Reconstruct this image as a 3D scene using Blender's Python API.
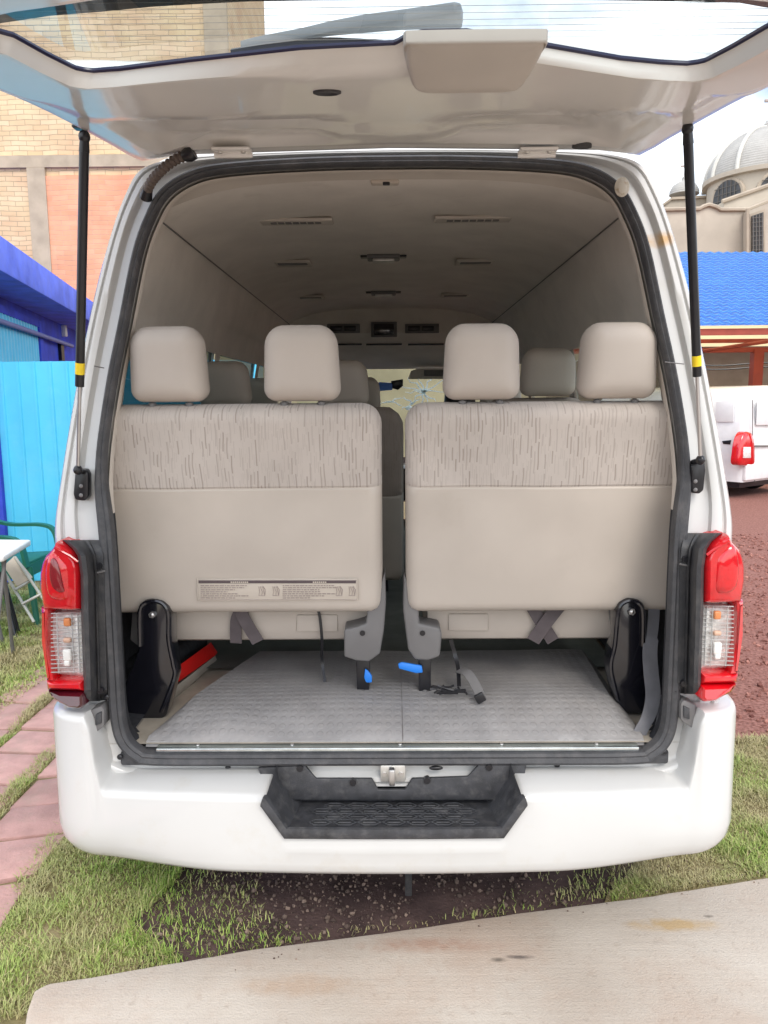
import bpy, bmesh, math, random
import numpy as np
from mathutils import Vector, Matrix, noise
R = math.radians
random.seed(7); rng = np.random.default_rng(7)
for o in list(bpy.data.objects): bpy.data.objects.remove(o)
S = bpy.context.scene
COL = S.collection
# ------------------------------------------------------------------ camera
F, CH, PITCH, YAW, ROLL = 759.0, 1.63, R(8.39), R(.6), R(.45)
cam = bpy.data.objects.new('camera', bpy.data.cameras.new('camera')); COL.objects.link(cam)
CR = Matrix.Rotation(YAW, 3, 'Z') @ Matrix.Rotation(math.pi/2-PITCH, 3, 'X') @ Matrix.Rotation(-ROLL, 3, 'Z')
cam.matrix_world = Matrix.Translation((0, 0, CH)) @ CR.to_4x4()
cam.data.sensor_fit = 'VERTICAL'; cam.data.sensor_height = 36; cam.data.lens = 36*F/1024
cam.data.clip_start = .05; cam.data.clip_end = 2000
S.camera = cam
# ------------------------------------------------------------------ light
SUN_EL, SUN_AZ = 46, 160          # the sun stands high behind the camera, veiled by thin cloud
w = bpy.data.worlds.new('World'); S.world = w; w.use_nodes = True
nt = w.node_tree; N = nt.nodes; L = nt.links
for n in list(N): N.remove(n)
out = N.new('ShaderNodeOutputWorld'); bg = N.new('ShaderNodeBackground'); sky = N.new('ShaderNodeTexSky')
sky.sky_type = 'NISHITA'; sky.sun_disc = False; sky.sun_elevation = R(SUN_EL); sky.sun_rotation = R(SUN_AZ)
sky.air_density = 1; sky.dust_density = 1.5; sky.ozone_density = 1
tc = N.new('ShaderNodeTexCoord'); mp = N.new('ShaderNodeMapping'); mp.inputs['Scale'].default_value = (1, 1, 2.2)
no = N.new('ShaderNodeTexNoise'); no.inputs['Scale'].default_value = 2.3; no.inputs['Detail'].default_value = 7; no.inputs['Roughness'].default_value = .55
ra = N.new('ShaderNodeValToRGB'); ra.color_ramp.elements[0].position = .40; ra.color_ramp.elements[1].position = .62
ra.color_ramp.elements[0].color = (.10, .10, .10, 1)
mx = N.new('ShaderNodeMixRGB'); mx.inputs[2].default_value = (11, 11.2, 11.5, 1)
L.new(tc.outputs['Generated'], mp.inputs[0]); L.new(mp.outputs[0], no.inputs[0]); L.new(no.outputs[0], ra.inputs[0])
L.new(ra.outputs[0], mx.inputs[0]); L.new(sky.outputs[0], mx.inputs[1]); L.new(mx.outputs[0], bg.inputs[0])
bg.inputs[1].default_value = .11
L.new(bg.outputs[0], out.inputs[0])
sd = bpy.data.lights.new('sun', 'SUN'); sd.energy = .9; sd.angle = R(25); sd.color = (1, .95, .87)
sun = bpy.data.objects.new('sun', sd); COL.objects.link(sun)
_d = Vector((math.sin(R(SUN_AZ))*math.cos(R(SUN_EL)), math.cos(R(SUN_AZ))*math.cos(R(SUN_EL)), math.sin(R(SUN_EL))))
sun.rotation_euler = _d.to_track_quat('Z', 'Y').to_euler(); sun.location = _d*30
S.view_settings.view_transform = 'Standard'; S.view_settings.look = 'None'
S.view_settings.exposure = 1.06; S.view_settings.gamma = 1
S.render.engine = 'CYCLES'
S.cycles.use_denoising = True; S.cycles.max_bounces = 10; S.cycles.diffuse_bounces = 6; S.cycles.transparent_max_bounces = 16
S.cycles.caustics_reflective = False; S.cycles.caustics_refractive = False

# ------------------------------------------------------------------ projection helper: pixel -> point at a real distance
def ray(px, py): return CR @ Vector((px-384, -(py-512), -F))
def W(px, py, Y):
    d = ray(px, py); return Vector((0, 0, CH)) + d*(Y/d.y)
def G(px, py, z=0.):
    d = ray(px, py); return Vector((0, 0, CH)) + d*((z-CH)/d.z)

# ------------------------------------------------------------------ materials
MATS = {}
def mat(name, col, rough=.5, metal=0, var=.06, vscale=8, bump=0, bscale=200, coat=0, spec=.5, sheen=0, stretch=None, col2=None, detail=5, ramp=(.35, .65)):
    """Principled with noise between two tones of the same paint and an optional bump."""
    m = bpy.data.materials.new(name); m.use_nodes = True; MATS[name] = m
    nt = m.node_tree; N = nt.nodes; L = nt.links; b = N['Principled BSDF']
    b.inputs['Roughness'].default_value = rough; b.inputs['Metallic'].default_value = metal
    b.inputs['Coat Weight'].default_value = coat; b.inputs['Coat Roughness'].default_value = .06
    b.inputs['Specular IOR Level'].default_value = spec; b.inputs['Sheen Weight'].default_value = sheen
    t = N.new('ShaderNodeTexCoord'); mp = N.new('ShaderNodeMapping'); L.new(t.outputs['Object'], mp.inputs[0])
    if stretch: mp.inputs['Scale'].default_value = stretch
    n = N.new('ShaderNodeTexNoise'); n.inputs['Scale'].default_value = vscale; n.inputs['Detail'].default_value = detail
    L.new(mp.outputs[0], n.inputs[0])
    r = N.new('ShaderNodeValToRGB'); r.color_ramp.elements[0].position = ramp[0]; r.color_ramp.elements[1].position = ramp[1]
    c2 = col2 or tuple(min(1, c*(1+var)) for c in col)
    c1 = col if col2 else tuple(c*(1-var) for c in col)
    r.color_ramp.elements[0].color = (*c1, 1); r.color_ramp.elements[1].color = (*c2, 1)
    L.new(n.outputs[0], r.inputs[0]); L.new(r.outputs[0], b.inputs['Base Color'])
    if bump:
        n2 = N.new('ShaderNodeTexNoise'); n2.inputs['Scale'].default_value = bscale; n2.inputs['Detail'].default_value = 4
        L.new(t.outputs['Object'], n2.inputs[0])
        bp = N.new('ShaderNodeBump'); bp.inputs['Strength'].default_value = bump; bp.inputs['Distance'].default_value = .01
        L.new(n2.outputs[0], bp.inputs['Height']); L.new(bp.outputs[0], b.inputs['Normal'])
    return m
def nodes(m): return m.node_tree.nodes, m.node_tree.links, m.node_tree.nodes['Principled BSDF']
def mathn(N, L, op, a, b=None):
    n = N.new('ShaderNodeMath'); n.operation = op
    for i, x in enumerate((a, b)):
        if x is None: continue
        if isinstance(x, (int, float)): n.inputs[i].default_value = x
        else: L.new(x, n.inputs[i])
    return n.outputs[0]

PAINT = mat('white_paint', (.60, .60, .588), .2, var=.025, vscale=3, coat=.6)
def dirt(m, col, lo=.52, hi=.75, scale=14, amt=.5):
    N, L, b = nodes(m); src = b.inputs['Base Color'].links[0].from_socket
    t = N.new('ShaderNodeTexCoord'); n = N.new('ShaderNodeTexNoise'); n.inputs['Scale'].default_value = scale; n.inputs['Detail'].default_value = 8; n.inputs['Roughness'].default_value = .7
    L.new(t.outputs['Object'], n.inputs[0]); r = N.new('ShaderNodeValToRGB'); r.color_ramp.elements[0].position = lo; r.color_ramp.elements[1].position = hi
    r.color_ramp.elements[1].color = (amt, amt, amt, 1)
    L.new(n.outputs[0], r.inputs[0]); x = N.new('ShaderNodeMixRGB'); x.inputs[2].default_value = (*col, 1)
    L.new(r.outputs[0], x.inputs[0]); L.new(src, x.inputs[1]); L.new(x.outputs[0], b.inputs['Base Color'])
dirt(PAINT, (.52, .47, .38), .56, .82, 9, .4)
PAINT_IN = mat('white_inner_paint', (.80, .785, .75), .22, var=.03, vscale=4, coat=.4)
dirt(PAINT_IN, (.55, .5, .42), .6, .9, 11, .25)
def mark(m, centre, size, col):
    """one stain of its own shape on a painted panel (object space)."""
    N, L, b = nodes(m); src = b.inputs['Base Color'].links[0].from_socket
    t = N.new('ShaderNodeTexCoord'); mp = N.new('ShaderNodeMapping'); mp.vector_type = 'POINT'
    mp.inputs['Location'].default_value = [-c/s for c, s in zip(centre, size)]; mp.inputs['Scale'].default_value = [1/s for s in size]
    L.new(t.outputs['Object'], mp.inputs[0])
    nz = N.new('ShaderNodeTexNoise'); nz.inputs['Scale'].default_value = 30; nz.inputs['Detail'].default_value = 4; L.new(t.outputs['Object'], nz.inputs[0])
    ln = N.new('ShaderNodeVectorMath'); ln.operation = 'LENGTH'; L.new(mp.outputs[0], ln.inputs[0])
    f = mathn(N, L, 'SUBTRACT', 1.25, ln.outputs['Value']); f = mathn(N, L, 'MULTIPLY', f, nz.outputs[0])
    r = N.new('ShaderNodeValToRGB'); r.color_ramp.elements[0].position = .12; r.color_ramp.elements[1].position = .5; L.new(f, r.inputs[0])
    x = N.new('ShaderNodeMixRGB'); x.inputs[2].default_value = (*col, 1); L.new(r.outputs[0], x.inputs[0]); L.new(src, x.inputs[1]); L.new(x.outputs[0], b.inputs['Base Color'])
DARKPL = mat('dark_plastic', (.035, .036, .04), .5, var=.15, vscale=10, bump=.12, bscale=600)
dirt(DARKPL, (.14, .13, .12), .45, .8, 18, .6)
BLACK = mat('black_plastic', (.012, .012, .015), .3, var=.2, vscale=20)
BLACKG = mat('gloss_black_steel', (.008, .008, .012), .18, var=.2, coat=.7)
RUBBER = mat('grey_rubber', (.052, .053, .058), .6, var=.14, vscale=16, bump=.2, bscale=120)
dirt(RUBBER, (.16, .15, .145), .48, .8, 20, .45)
VINYL = mat('beige_vinyl', (.505, .45, .395), .5, var=.05, vscale=4, bump=.08, bscale=900)
dirt(VINYL, (.36, .30, .24), .6, .85, 5, .3)
FABRIC = mat('beige_fabric', (.50, .447, .405), .85, var=.05, vscale=5, bump=.25, bscale=1400, sheen=.2)
HEADR = mat('headrest_vinyl', (.50, .447, .398), .6, var=.03, vscale=6, bump=.12, bscale=1100)
def streaks(m, dark=(.25, .205, .175)):
    """woven pattern: short vertical dashes in columns of random length and strength."""
    N, L, b = nodes(m); src = b.inputs['Base Color'].links[0].from_socket
    t = N.new('ShaderNodeTexCoord'); sp_ = N.new('ShaderNodeSeparateXYZ'); L.new(t.outputs['Object'], sp_.inputs[0])
    wob_ = N.new('ShaderNodeTexNoise'); wob_.inputs['Scale'].default_value = 14; wob_.inputs['Detail'].default_value = 1; L.new(t.outputs['Object'], wob_.inputs[0])
    def layer(cols, rows, off, thr, amt, w_):
        x = mathn(N, L, 'ADD', mathn(N, L, 'MULTIPLY', sp_.outputs[0], cols), mathn(N, L, 'MULTIPLY', wob_.outputs[0], .9)); x = mathn(N, L, 'ADD', x, off)
        c = mathn(N, L, 'FLOOR', x); fx = mathn(N, L, 'FRACT', x)
        wn = N.new('ShaderNodeTexWhiteNoise'); wn.noise_dimensions = '1D'; L.new(c, wn.inputs['W'])
        z = mathn(N, L, 'ADD', mathn(N, L, 'MULTIPLY', sp_.outputs[2], rows), mathn(N, L, 'MULTIPLY', wn.outputs[0], 17)); zc = mathn(N, L, 'FLOOR', z); fz = mathn(N, L, 'FRACT', z)
        cb_ = N.new('ShaderNodeCombineXYZ'); L.new(c, cb_.inputs[0]); L.new(zc, cb_.inputs[1]); w2 = N.new('ShaderNodeTexWhiteNoise'); w2.noise_dimensions = '2D'; L.new(cb_.outputs[0], w2.inputs['Vector'])
        on = mathn(N, L, 'GREATER_THAN', w2.outputs[0], thr)
        sc_ = N.new('ShaderNodeSeparateColor'); L.new(w2.outputs['Color'], sc_.inputs[0]); inl = mathn(N, L, 'LESS_THAN', fz, mathn(N, L, 'ADD', mathn(N, L, 'MULTIPLY', sc_.outputs[1], .6), .35))
        ds = mathn(N, L, 'ABSOLUTE', mathn(N, L, 'SUBTRACT', fx, .5)); mr = N.new('ShaderNodeMapRange'); mr.inputs[1].default_value = w_; mr.inputs[2].default_value = w_*.35; L.new(ds, mr.inputs[0])
        return mathn(N, L, 'MULTIPLY', mathn(N, L, 'MULTIPLY', mathn(N, L, 'MULTIPLY', on, inl), mr.outputs[0]), mathn(N, L, 'MULTIPLY', mathn(N, L, 'ADD', mathn(N, L, 'MULTIPLY', sc_.outputs[2], .7), .3), amt))
    f = mathn(N, L, 'MAXIMUM', layer(95, 11, 0, .32, .74, .25), layer(190, 16, 31.3, .35, .30, .3))
    x = N.new('ShaderNodeMixRGB'); x.inputs[2].default_value = (*dark, 1); L.new(f, x.inputs[0]); L.new(src, x.inputs[1]); L.new(x.outputs[0], b.inputs['Base Color'])
streaks(FABRIC)
LINER = mat('headliner_cloth', (.77, .725, .665), .95, var=.05, vscale=6, bump=.2, bscale=500)
dirt(LINER, (.45, .40, .34), .58, .8, 8, .3)
TRIM = mat('beige_trim', (.60, .55, .49), .6, var=.05, vscale=5)
CARPET = mat('dark_carpet', (.022, .023, .028), .95, var=.3, vscale=60, bump=.4, bscale=300)
FLOORC = mat('green_grey_floor', (.13, .14, .125), .8, var=.12, vscale=12, bump=.2, bscale=200)
FLOORB = mat('beige_floor', (.40, .36, .30), .8, var=.12, vscale=12)
ALU = mat('aluminium', (.68, .73, .73), .25, metal=.85, var=.1, vscale=30)
STEEL = mat('steel', (.6, .6, .6), .3, metal=1, var=.1)
ZINC = mat('zinc_plate', (.62, .60, .56), .4, metal=.6, var=.1, vscale=30)
YELLOW = mat('yellow_tape', (.85, .62, .02), .4)
BLUEPL = mat('blue_plastic', (.02, .22, .78), .35)
GREYPL = mat('grey_plastic', (.16, .155, .155), .5, var=.05, bump=.1, bscale=700)
BELT = mat('brown_webbing', (.10, .083, .088), .7, var=.1, vscale=30)
BELTG = mat('grey_webbing', (.17, .17, .185), .6, var=.08, vscale=30)
DIAL = mat('ivory_label', (.56, .50, .43), .45)
INK = mat('label_ink', (.10, .075, .08), .6)
INKF = mat('faint_ink', (.33, .27, .25), .6)
REDP = mat('red_band', (.75, .015, .012), .4)
RED = mat('red_lens', (.60, .004, .010), .12, var=.1, vscale=40, coat=1)
DEEP = mat('dark_red_lens', (.06, .004, .010), .12, coat=1)
REFL = mat('lamp_reflector', (.80, .79, .77), .3, metal=.15, var=.25, vscale=60)
ORANGE = mat('orange_bulb', (.75, .27, .10), .3)
POD = mat('warm_grey_cover', (.52, .48, .43), .5, var=.03)
def glassm(name, tint, fres=1.45, rough=.0, mixmax=.9):
    m = bpy.data.materials.new(name); m.use_nodes = True; N = m.node_tree.nodes; L = m.node_tree.links
    N.remove(N['Principled BSDF']); o = N['Material Output']
    t = N.new('ShaderNodeBsdfTransparent'); t.inputs[0].default_value = (*tint, 1)
    g = N.new('ShaderNodeBsdfGlossy'); g.inputs['Roughness'].default_value = rough
    f = N.new('ShaderNodeLayerWeight'); f.inputs[0].default_value = .5; x = N.new('ShaderNodeMixShader')
    p5 = mathn(N, L, 'POWER', f.outputs['Facing'], 4.5); fa = mathn(N, L, 'ADD', mathn(N, L, 'MULTIPLY', p5, .8), ((fres-1)/(fres+1))**2*1.6)
    L.new(fa, x.inputs[0]); L.new(t.outputs[0], x.inputs[1]); L.new(g.outputs[0], x.inputs[2]); L.new(x.outputs[0], o.inputs[0])
    return m
GLASS = glassm('clear_glass', (.86, .92, .91)); TINT = glassm('tinted_glass', (.06, .09, .09)); LENS = glassm('clear_lens', (.95, .95, .94), 1.25, .05); TINTR = glassm('light_tinted_glass', (.55, .60, .58))
SKYGLASS = glassm('window_glass', (.80, .86, .87), 1.35)
NAVY = mat('glass_edge_bead', (.010, .010, .045), .3)

# ------------------------------------------------------------------ mesh builder
class MB:
    def __init__(s): s.v = []; s.f = []
    def add(s, vs, fs):
        b = len(s.v); s.v += [tuple(v) for v in vs]; s.f += [tuple(i+b for i in f) for f in fs]; return s
    def bm(s, bm):
        bm.verts.index_update(); s.add([v.co[:] for v in bm.verts], [[v.index for v in f.verts] for f in bm.faces]); bm.free(); return s
    def box(s, c, size, rot=None, bev=0, seg=2):
        bm = bmesh.new(); bmesh.ops.create_cube(bm, size=1)
        bmesh.ops.scale(bm, vec=size, verts=bm.verts)
        if bev: bmesh.ops.bevel(bm, geom=list(bm.edges), offset=bev, segments=seg, profile=.5, affect='EDGES')
        M = Matrix.Translation(c) @ (rot.to_4x4() if rot else Matrix())
        bmesh.ops.transform(bm, matrix=M, verts=bm.verts); return s.bm(bm)
    def tube(s, pts, r, n=10, closed=False):
        P = [Vector(p) for p in pts]; rs = r if isinstance(r, (list, tuple)) else [r]*len(P); k = len(P); rings = []
        up = None
        for i, p in enumerate(P):
            a = P[(i-1) % k] if closed or i > 0 else P[i]; b = P[(i+1) % k] if closed or i < k-1 else P[i]
            d = (b-a).normalized()
            if up is None: up = d.orthogonal().normalized()
            up = (up - d*up.dot(d)).normalized(); q = d.cross(up)
            rings.append([p + (up*math.cos(2*math.pi*j/n) + q*math.sin(2*math.pi*j/n))*rs[i] for j in range(n)])
        return s.loft(rings, closed_path=closed, cap=not closed)
    def loft(s, rings, closed_ring=True, closed_path=False, cap=False, skip=None):
        n = len(rings[0]); m = len(rings); vs = [v for r in rings for v in r]; fs = []
        for i in range(m if closed_path else m-1):
            for j in range(n if closed_ring else n-1):
                if skip and skip(i, j): continue
                a = i*n+j; b = i*n+(j+1) % n; c = ((i+1) % m)*n+(j+1) % n; d = ((i+1) % m)*n+j
                fs.append((a, b, c, d))
        if cap: fs.append(tuple(range(n))[::-1]); fs.append(tuple((m-1)*n+j for j in range(n)))
        return s.add(vs, fs)
    def prism(s, pts, vec, bev=0, seg=2):
        bm = bmesh.new(); vs = [bm.verts.new(p) for p in pts]; f = bm.faces.new(vs)
        r = bmesh.ops.extrude_face_region(bm, geom=[f]); bmesh.ops.translate(bm, vec=vec, verts=[e for e in r['geom'] if isinstance(e, bmesh.types.BMVert)])
        bmesh.ops.recalc_face_normals(bm, faces=bm.faces)
        if bev: bmesh.ops.bevel(bm, geom=list(bm.edges), offset=bev, segments=seg, profile=.5, affect='EDGES', clamp_overlap=True)
        return s.bm(bm)
    def ell(s, c, r, seg=20, rings=12, half=False):
        bm = bmesh.new(); bmesh.ops.create_uvsphere(bm, u_segments=seg, v_segments=rings, radius=1)
        if half: bmesh.ops.delete(bm, geom=[v for v in bm.verts if v.co.z < -.01], context='VERTS')
        bmesh.ops.transform(bm, matrix=Matrix.Translation(c) @ Matrix.Diagonal((*r, 1)), verts=bm.verts); return s.bm(bm)
    def cyl(s, a, b, r, n=16, r2=None): return s.tube([a, b], [r, r if r2 is None else r2], n)
    def lathe(s, prof, c, n=24, axis='Z'):
        rings = []
        for j in range(n):
            a = 2*math.pi*j/n; ca, sa = math.cos(a), math.sin(a)
            if axis == 'Z': rings.append([Vector((c[0]+r*ca, c[1]+r*sa, c[2]+h)) for r, h in prof])
            elif axis == 'X': rings.append([Vector((c[0]+h, c[1]+r*ca, c[2]+r*sa)) for r, h in prof])
            else: rings.append([Vector((c[0]+r*ca, c[1]+h, c[2]+r*sa)) for r, h in prof])
        return s.loft(rings, closed_ring=False, closed_path=True)
    def build(s, name, m, parent=None, local=False, angle=38, smooth=True):
        me = bpy.data.meshes.new(name); me.from_pydata(s.v, [], s.f)
        if parent is not None and not local: me.transform(parent_world(parent).inverted())
        bm = bmesh.new(); bm.from_mesh(me); bmesh.ops.remove_doubles(bm, verts=bm.verts, dist=1e-5); bmesh.ops.recalc_face_normals(bm, faces=bm.faces); bm.to_mesh(me); bm.free()
        if smooth:
            me.polygons.foreach_set('use_smooth', [True]*len(me.polygons)); me.set_sharp_from_angle(angle=R(angle))
        me.materials.append(m); me.update()
        o = bpy.data.objects.new(name, me); COL.objects.link(o)
        if parent is not None: o.parent = parent
        return o
def parent_world(o):
    M = Matrix.LocRotScale(o.location, o.rotation_euler, None)
    return parent_world(o.parent) @ M if o.parent else M
def tag(o, label=None, cat=None, group=None, kind=None):
    if label: o['label'] = label
    if cat: o['category'] = cat
    if group: o['group'] = group
    if kind: o['kind'] = kind
    return o
def empty(name, loc, label, cat, group=None, rz=0):
    o = bpy.data.objects.new(name, None); COL.objects.link(o); o.location = loc; o.rotation_euler = (0, 0, rz); o.empty_display_size = .1
    return tag(o, label, cat, group)
def kids(o): return [c for c in COL.objects if c.parent == o]
def copy_tree(o, parent=None):
    c = o.copy(); COL.objects.link(c); c.parent = parent
    for k in kids(o): copy_tree(k, c)
    return c
def spline(pts, n):
    """Catmull-Rom through pts, n per span."""
    P = [Vector(p) for p in pts]; P = [P[0]*2-P[1]] + P + [P[-1]*2-P[-2]]; o = []
    for i in range(1, len(P)-2):
        for k in range(n):
            t = k/n; a, b, c, d = P[i-1:i+3]
            o.append(.5*((2*b)+(c-a)*t+(2*a-5*b+4*c-d)*t*t+(3*b-a-3*c+d)*t**3))
    o.append(P[-2]); return o
def offset_poly(P, d):
    """inset a closed 2D polygon by d (positive = inward)."""
    n = len(P); A = sum(P[i][0]*P[(i+1) % n][1]-P[(i+1) % n][0]*P[i][1] for i in range(n)); sg = 1 if A > 0 else -1; o = []
    for i in range(n):
        a, b, c = Vector(P[i-1]), Vector(P[i]), Vector(P[(i+1) % n])
        e1, e2 = (b-a).normalized(), (c-b).normalized(); n1, n2 = Vector((-e1.y, e1.x)), Vector((-e2.y, e2.x))
        m = n1+n2; m = m/max(.35, m.length_squared/2) if m.length > 1e-6 else n1
        o.append((b + m*.5*2*d*sg*.5*1.0) if False else b + (n1+n2).normalized()*d*sg*min(1.6, 1/max(.4, (n1+n2).length/2)))
    return o
def puff(mb, poly, fn, prof):
    """poly: 2D outline; prof: list of (inset, height); fn(x,z,h) -> 3D. last ring is capped."""
    rings = [[fn(p[0], p[1], h) for p in offset_poly(poly, ins)] for ins, h in prof]
    mb.loft(rings); n = len(poly); mb.add(rings[-1], [tuple(range(n))]); return mb
def ribbon(pts, wvec, th=.002):
    """a flat strap: pts along its length, wvec half-width vector(s)."""
    mb = MB(); rings = []; ws = wvec if isinstance(wvec, list) else [wvec]*len(pts)
    for i, p in enumerate(pts):
        p = Vector(p); wv = Vector(ws[i]); d = (Vector(pts[min(i+1, len(pts)-1)])-Vector(pts[max(i-1, 0)])).normalized(); nn = d.cross(wv).normalized()*th/2
        rings.append([p-wv-nn, p+wv-nn, p+wv+nn, p-wv+nn])
    return mb.loft(rings, cap=True)
def smooth(a, b, x):
    t = max(0, min(1, (x-a)/(b-a))); return t*t*(3-2*t)

# ================================================================== THE VAN
van = empty('passenger_van', (0, 4.5, 0), 'white high-roof passenger van with its tailgate raised, beige seats inside', 'van')
def Yr(z): return 2.12 + .15*max(0, z-1.15) - .03*math.exp(-((z-1.15)/.1)**2)*0
SO = [(0,2.259),(.2,2.257),(.42,2.246),(.525,2.226),(.602,2.18),(.648,2.11),(.685,2.02),(.73,1.85),(.770,1.70),(.803,1.55),(.819,1.45),(.825,1.37),(.822,1.25),(.822,1.1),(.823,.9),(.822,.72),(.803,.64),(.757,.592),(.70,.576),(.4,.574),(0,.574)]
SS = [(0,2.275),(.25,2.273),(.46,2.267),(.58,2.258),(.655,2.237),(.697,2.18),(.742,2.08),(.797,1.92),(.842,1.76),(.880,1.61),(.920,1.44),(.950,1.30),(.955,1.22),(.955,1.08),(.95,.9),(.945,.74),(.93,.64),(.90,.56),(.7,.51),(.4,.5),(0,.5)]
OUT = [(0,2.42),(.25,2.415),(.46,2.40),(.58,2.38),(.68,2.34),(.735,2.26),(.78,2.14),(.83,1.95),(.85,1.86),(.885,1.62),(.91,1.42),(.93,1.28),(.94,1.16),(.945,1.05),(.945,.85),(.94,.72),(.93,.6),(.90,.45),(.88,.33),(.5,.33),(0,.33)]
LIN = [(0,2.29),(.25,2.287),(.45,2.272),(.60,2.24),(.715,2.188),(.745,2.11),(.765,2.03),(.805,1.93),(.822,1.85),(.865,1.62),(.888,1.42),(.903,1.28),(.91,1.15),(.915,1.0),(.915,.85),(.915,.75),(.90,.66),(.80,.635),(.70,.635),(.4,.635),(0,.635)]
def full(half): return [(-x, z) for x, z in reversed(half[1:])] + list(half)       # bottom-left -> top -> right ... index 20 = top
def fullc(half):   # closed loop from top centre: right side down, then left side up
    return list(half) + [(-x, z) for x, z in reversed(half[1:-1])]
def dens(loop, n=4):
    k = len(loop); P = [Vector((*p, 0)) for p in loop]; o = []
    for i in range(k):
        a, b, c, d = P[i-1], P[i], P[(i+1) % k], P[(i+2) % k]
        for j in range(n):
            t = j/n; q = .5*((2*b)+(c-a)*t+(2*a-5*b+4*c-d)*t*t+(3*b-a-3*c+d)*t**3); o.append((q.x, q.y))
    return o
def persp(p, dy=0):        # reference outline measured in the plane Y=2.1, carried to the leaning rear plane
    x, z = p; Y = 2.12
    for _ in range(4): Y = Yr(CH+(z-CH)*Y/2.1)
    return Vector((x*Y/2.1, Y+dy, CH+(z-CH)*Y/2.1))
ND = 4
so, ss = dens(fullc(SO), ND), dens(fullc(SS), ND)
def inset(loop, d): return [(p.x, p.y) for p in offset_poly(loop, d)]
so_in, so_o = inset(so, .016), so
def lerp2(a, b, t): return [(p[0]+(q[0]-p[0])*t, p[1]+(q[1]-p[1])*t) for p, q in zip(a, b)]
rings = [[persp(p, .06) for p in so_in], [persp(p, .02) for p in so_in], [persp(p, .012) for p in so]]
for t, dy in ((.18,.012),(.40,.012),(.47,.006),(.50,-.008),(.55,-.012),(.70,-.013),(.73,-.010),(.75,-.002),(.78,-.002),(.81,-.012),(.90,-.012),(.96,-.004),(.99,.012),(1,.035)):
    rings.append([persp(p, dy) for p in lerp2(so, ss, t)])
def loop3(half, Y, n=ND): return [Vector((p[0], Y, p[1])) for p in dens(fullc(half), n)]
def mix3(a, b, t): return [p.lerp(q, t) for p, q in zip(a, b)]
e = rings[-1]
for Y, k in ((2.33, .35), (2.37, .75), (2.41, 1)):
    tgt = loop3(OUT, Y); r = [Vector((p.x*(1-k)+q.x*k, max(p.y+.01, Y), p.z*(1-k)+q.z*k)) for p, q in zip(e, tgt)]; rings.append(r)
WY = [2.45, 3.62, 3.72, 4.72, 4.82, 5.62, 5.74, 6.15]       # window / pillar stations along the van
for Y in WY: rings.append(loop3(OUT, Y))
nose = loop3(OUT, 6.3); rings.append(nose)
def nose_ring(Y, hz, sx, zs): return [Vector((p[0]*sx, Y, min(p[1], hz) if zs == 0 else .33+(min(p[1], hz)-.33)*zs)) for p in dens(fullc(OUT), ND)]
rings += [nose_ring(6.85, 1.12, .97, 0), nose_ring(7.0, 1.08, .93, 0), nose_ring(7.14, 1.0, .8, .9)]
base = 3+14+3; win_i = [base, base+2, base+4]
def winrow(j): return 8*ND <= j < 12*ND or len(so)-12*ND <= j < len(so)-8*ND
def ws_row(j): return j < 8*ND or j >= len(so)-8*ND
ibase = base+8          # the faces between nose ring 6.3 and 6.85 above the bonnet are the windscreen
def skip(i, j):
    if i in win_i and winrow(j): return True
    if i == ibase and ws_row(j): return True
    if 16*ND+2 <= j < len(so)-16*ND-2 and i >= base-3: return True      # the underside is open: the floor pan closes it
    return False
body = MB().loft(rings, skip=skip).build('body', PAINT, van)
mark(PAINT, (0.757, -4.5+2.225, 2.075), (.06, .10, .028), (.60, .36, .12))
# opening for wheels is hidden; roof rails etc. not seen
# side glass
def gstrip(i, side):
    mb = MB(); js = range(8*ND, 12*ND+1) if side > 0 else range(len(so)-12*ND, len(so)-8*ND+1)
    mb.loft([[rings[i][j]*1 - Vector((.012*side, 0, 0)) for j in js], [rings[i+1][j] - Vector((.012*side, 0, 0)) for j in js]], closed_ring=False); return mb
for side in (-1, 1):
    for i in win_i: gstrip(i, side).build('side_window', TINT if side < 0 else TINTR, van)
# windscreen
ws = MB()
top = [Vector((x, 6.31, 1.93-.03*(x/.8)**2)) for x in np.linspace(-.78, .78, 13)]; bot = [Vector((x*1.06, 6.84-.06*(x/.8)**2, 1.13)) for x in np.linspace(-.78, .78, 13)]
screen = ws.loft([bot, mix3(bot, top, .5), top], closed_ring=False).build('windscreen', GLASS, van)
# floor pan
MB().box((0, 4.45, .56), (1.74, 4.2, .08)).build('floor_pan', FLOORC, van)

# ---- interior lining
lin = dens(fullc(LIN), ND); nL = len(lin)
def lin3(Y, dz=0): return [Vector((p[0], Y, p[1]+dz*(1 if p[1] > 2 else 0))) for p in lin]
YS = [2.42, 2.46, 3.0, 3.62, 3.72, 4.2, 4.72, 4.82, 5.2, 5.5]
LR = [lin3(Y, -.008*(Y-2.5)) for Y in YS]
c4 = 4*ND; w0, w1 = 8*ND, 12*ND; f0 = 16*ND+2
def seg(name, rows, js, m, sk=None, par=van):
    mb = MB(); mb.loft([[r[j % nL] for j in js] for r in rows], closed_ring=False, skip=sk); return mb.build(name, m, par)
hl = seg('headliner', LR, range(-c4, c4+1), LINER)
def sidesk(side):
    def f(i, j):
        jj = (w0-c4 <= j < w1-c4) if side > 0 else (12*ND-w1 <= j - (12*ND-12*ND) and False)
        return i in (1, 2, 4, 5, 7, 8) and jj
    return f
for side in (1, -1):
    js = list(range(c4, 13*ND+1)); js = js if side > 0 else [-j for j in js]
    seg('side_trim', LR, js, LINER, sidesk(1))
    js = list(range(13*ND, f0+1)); js = js if side > 0 else [-j for j in js]
    seg('lower_side_trim', LR, js, CARPET)
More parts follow.
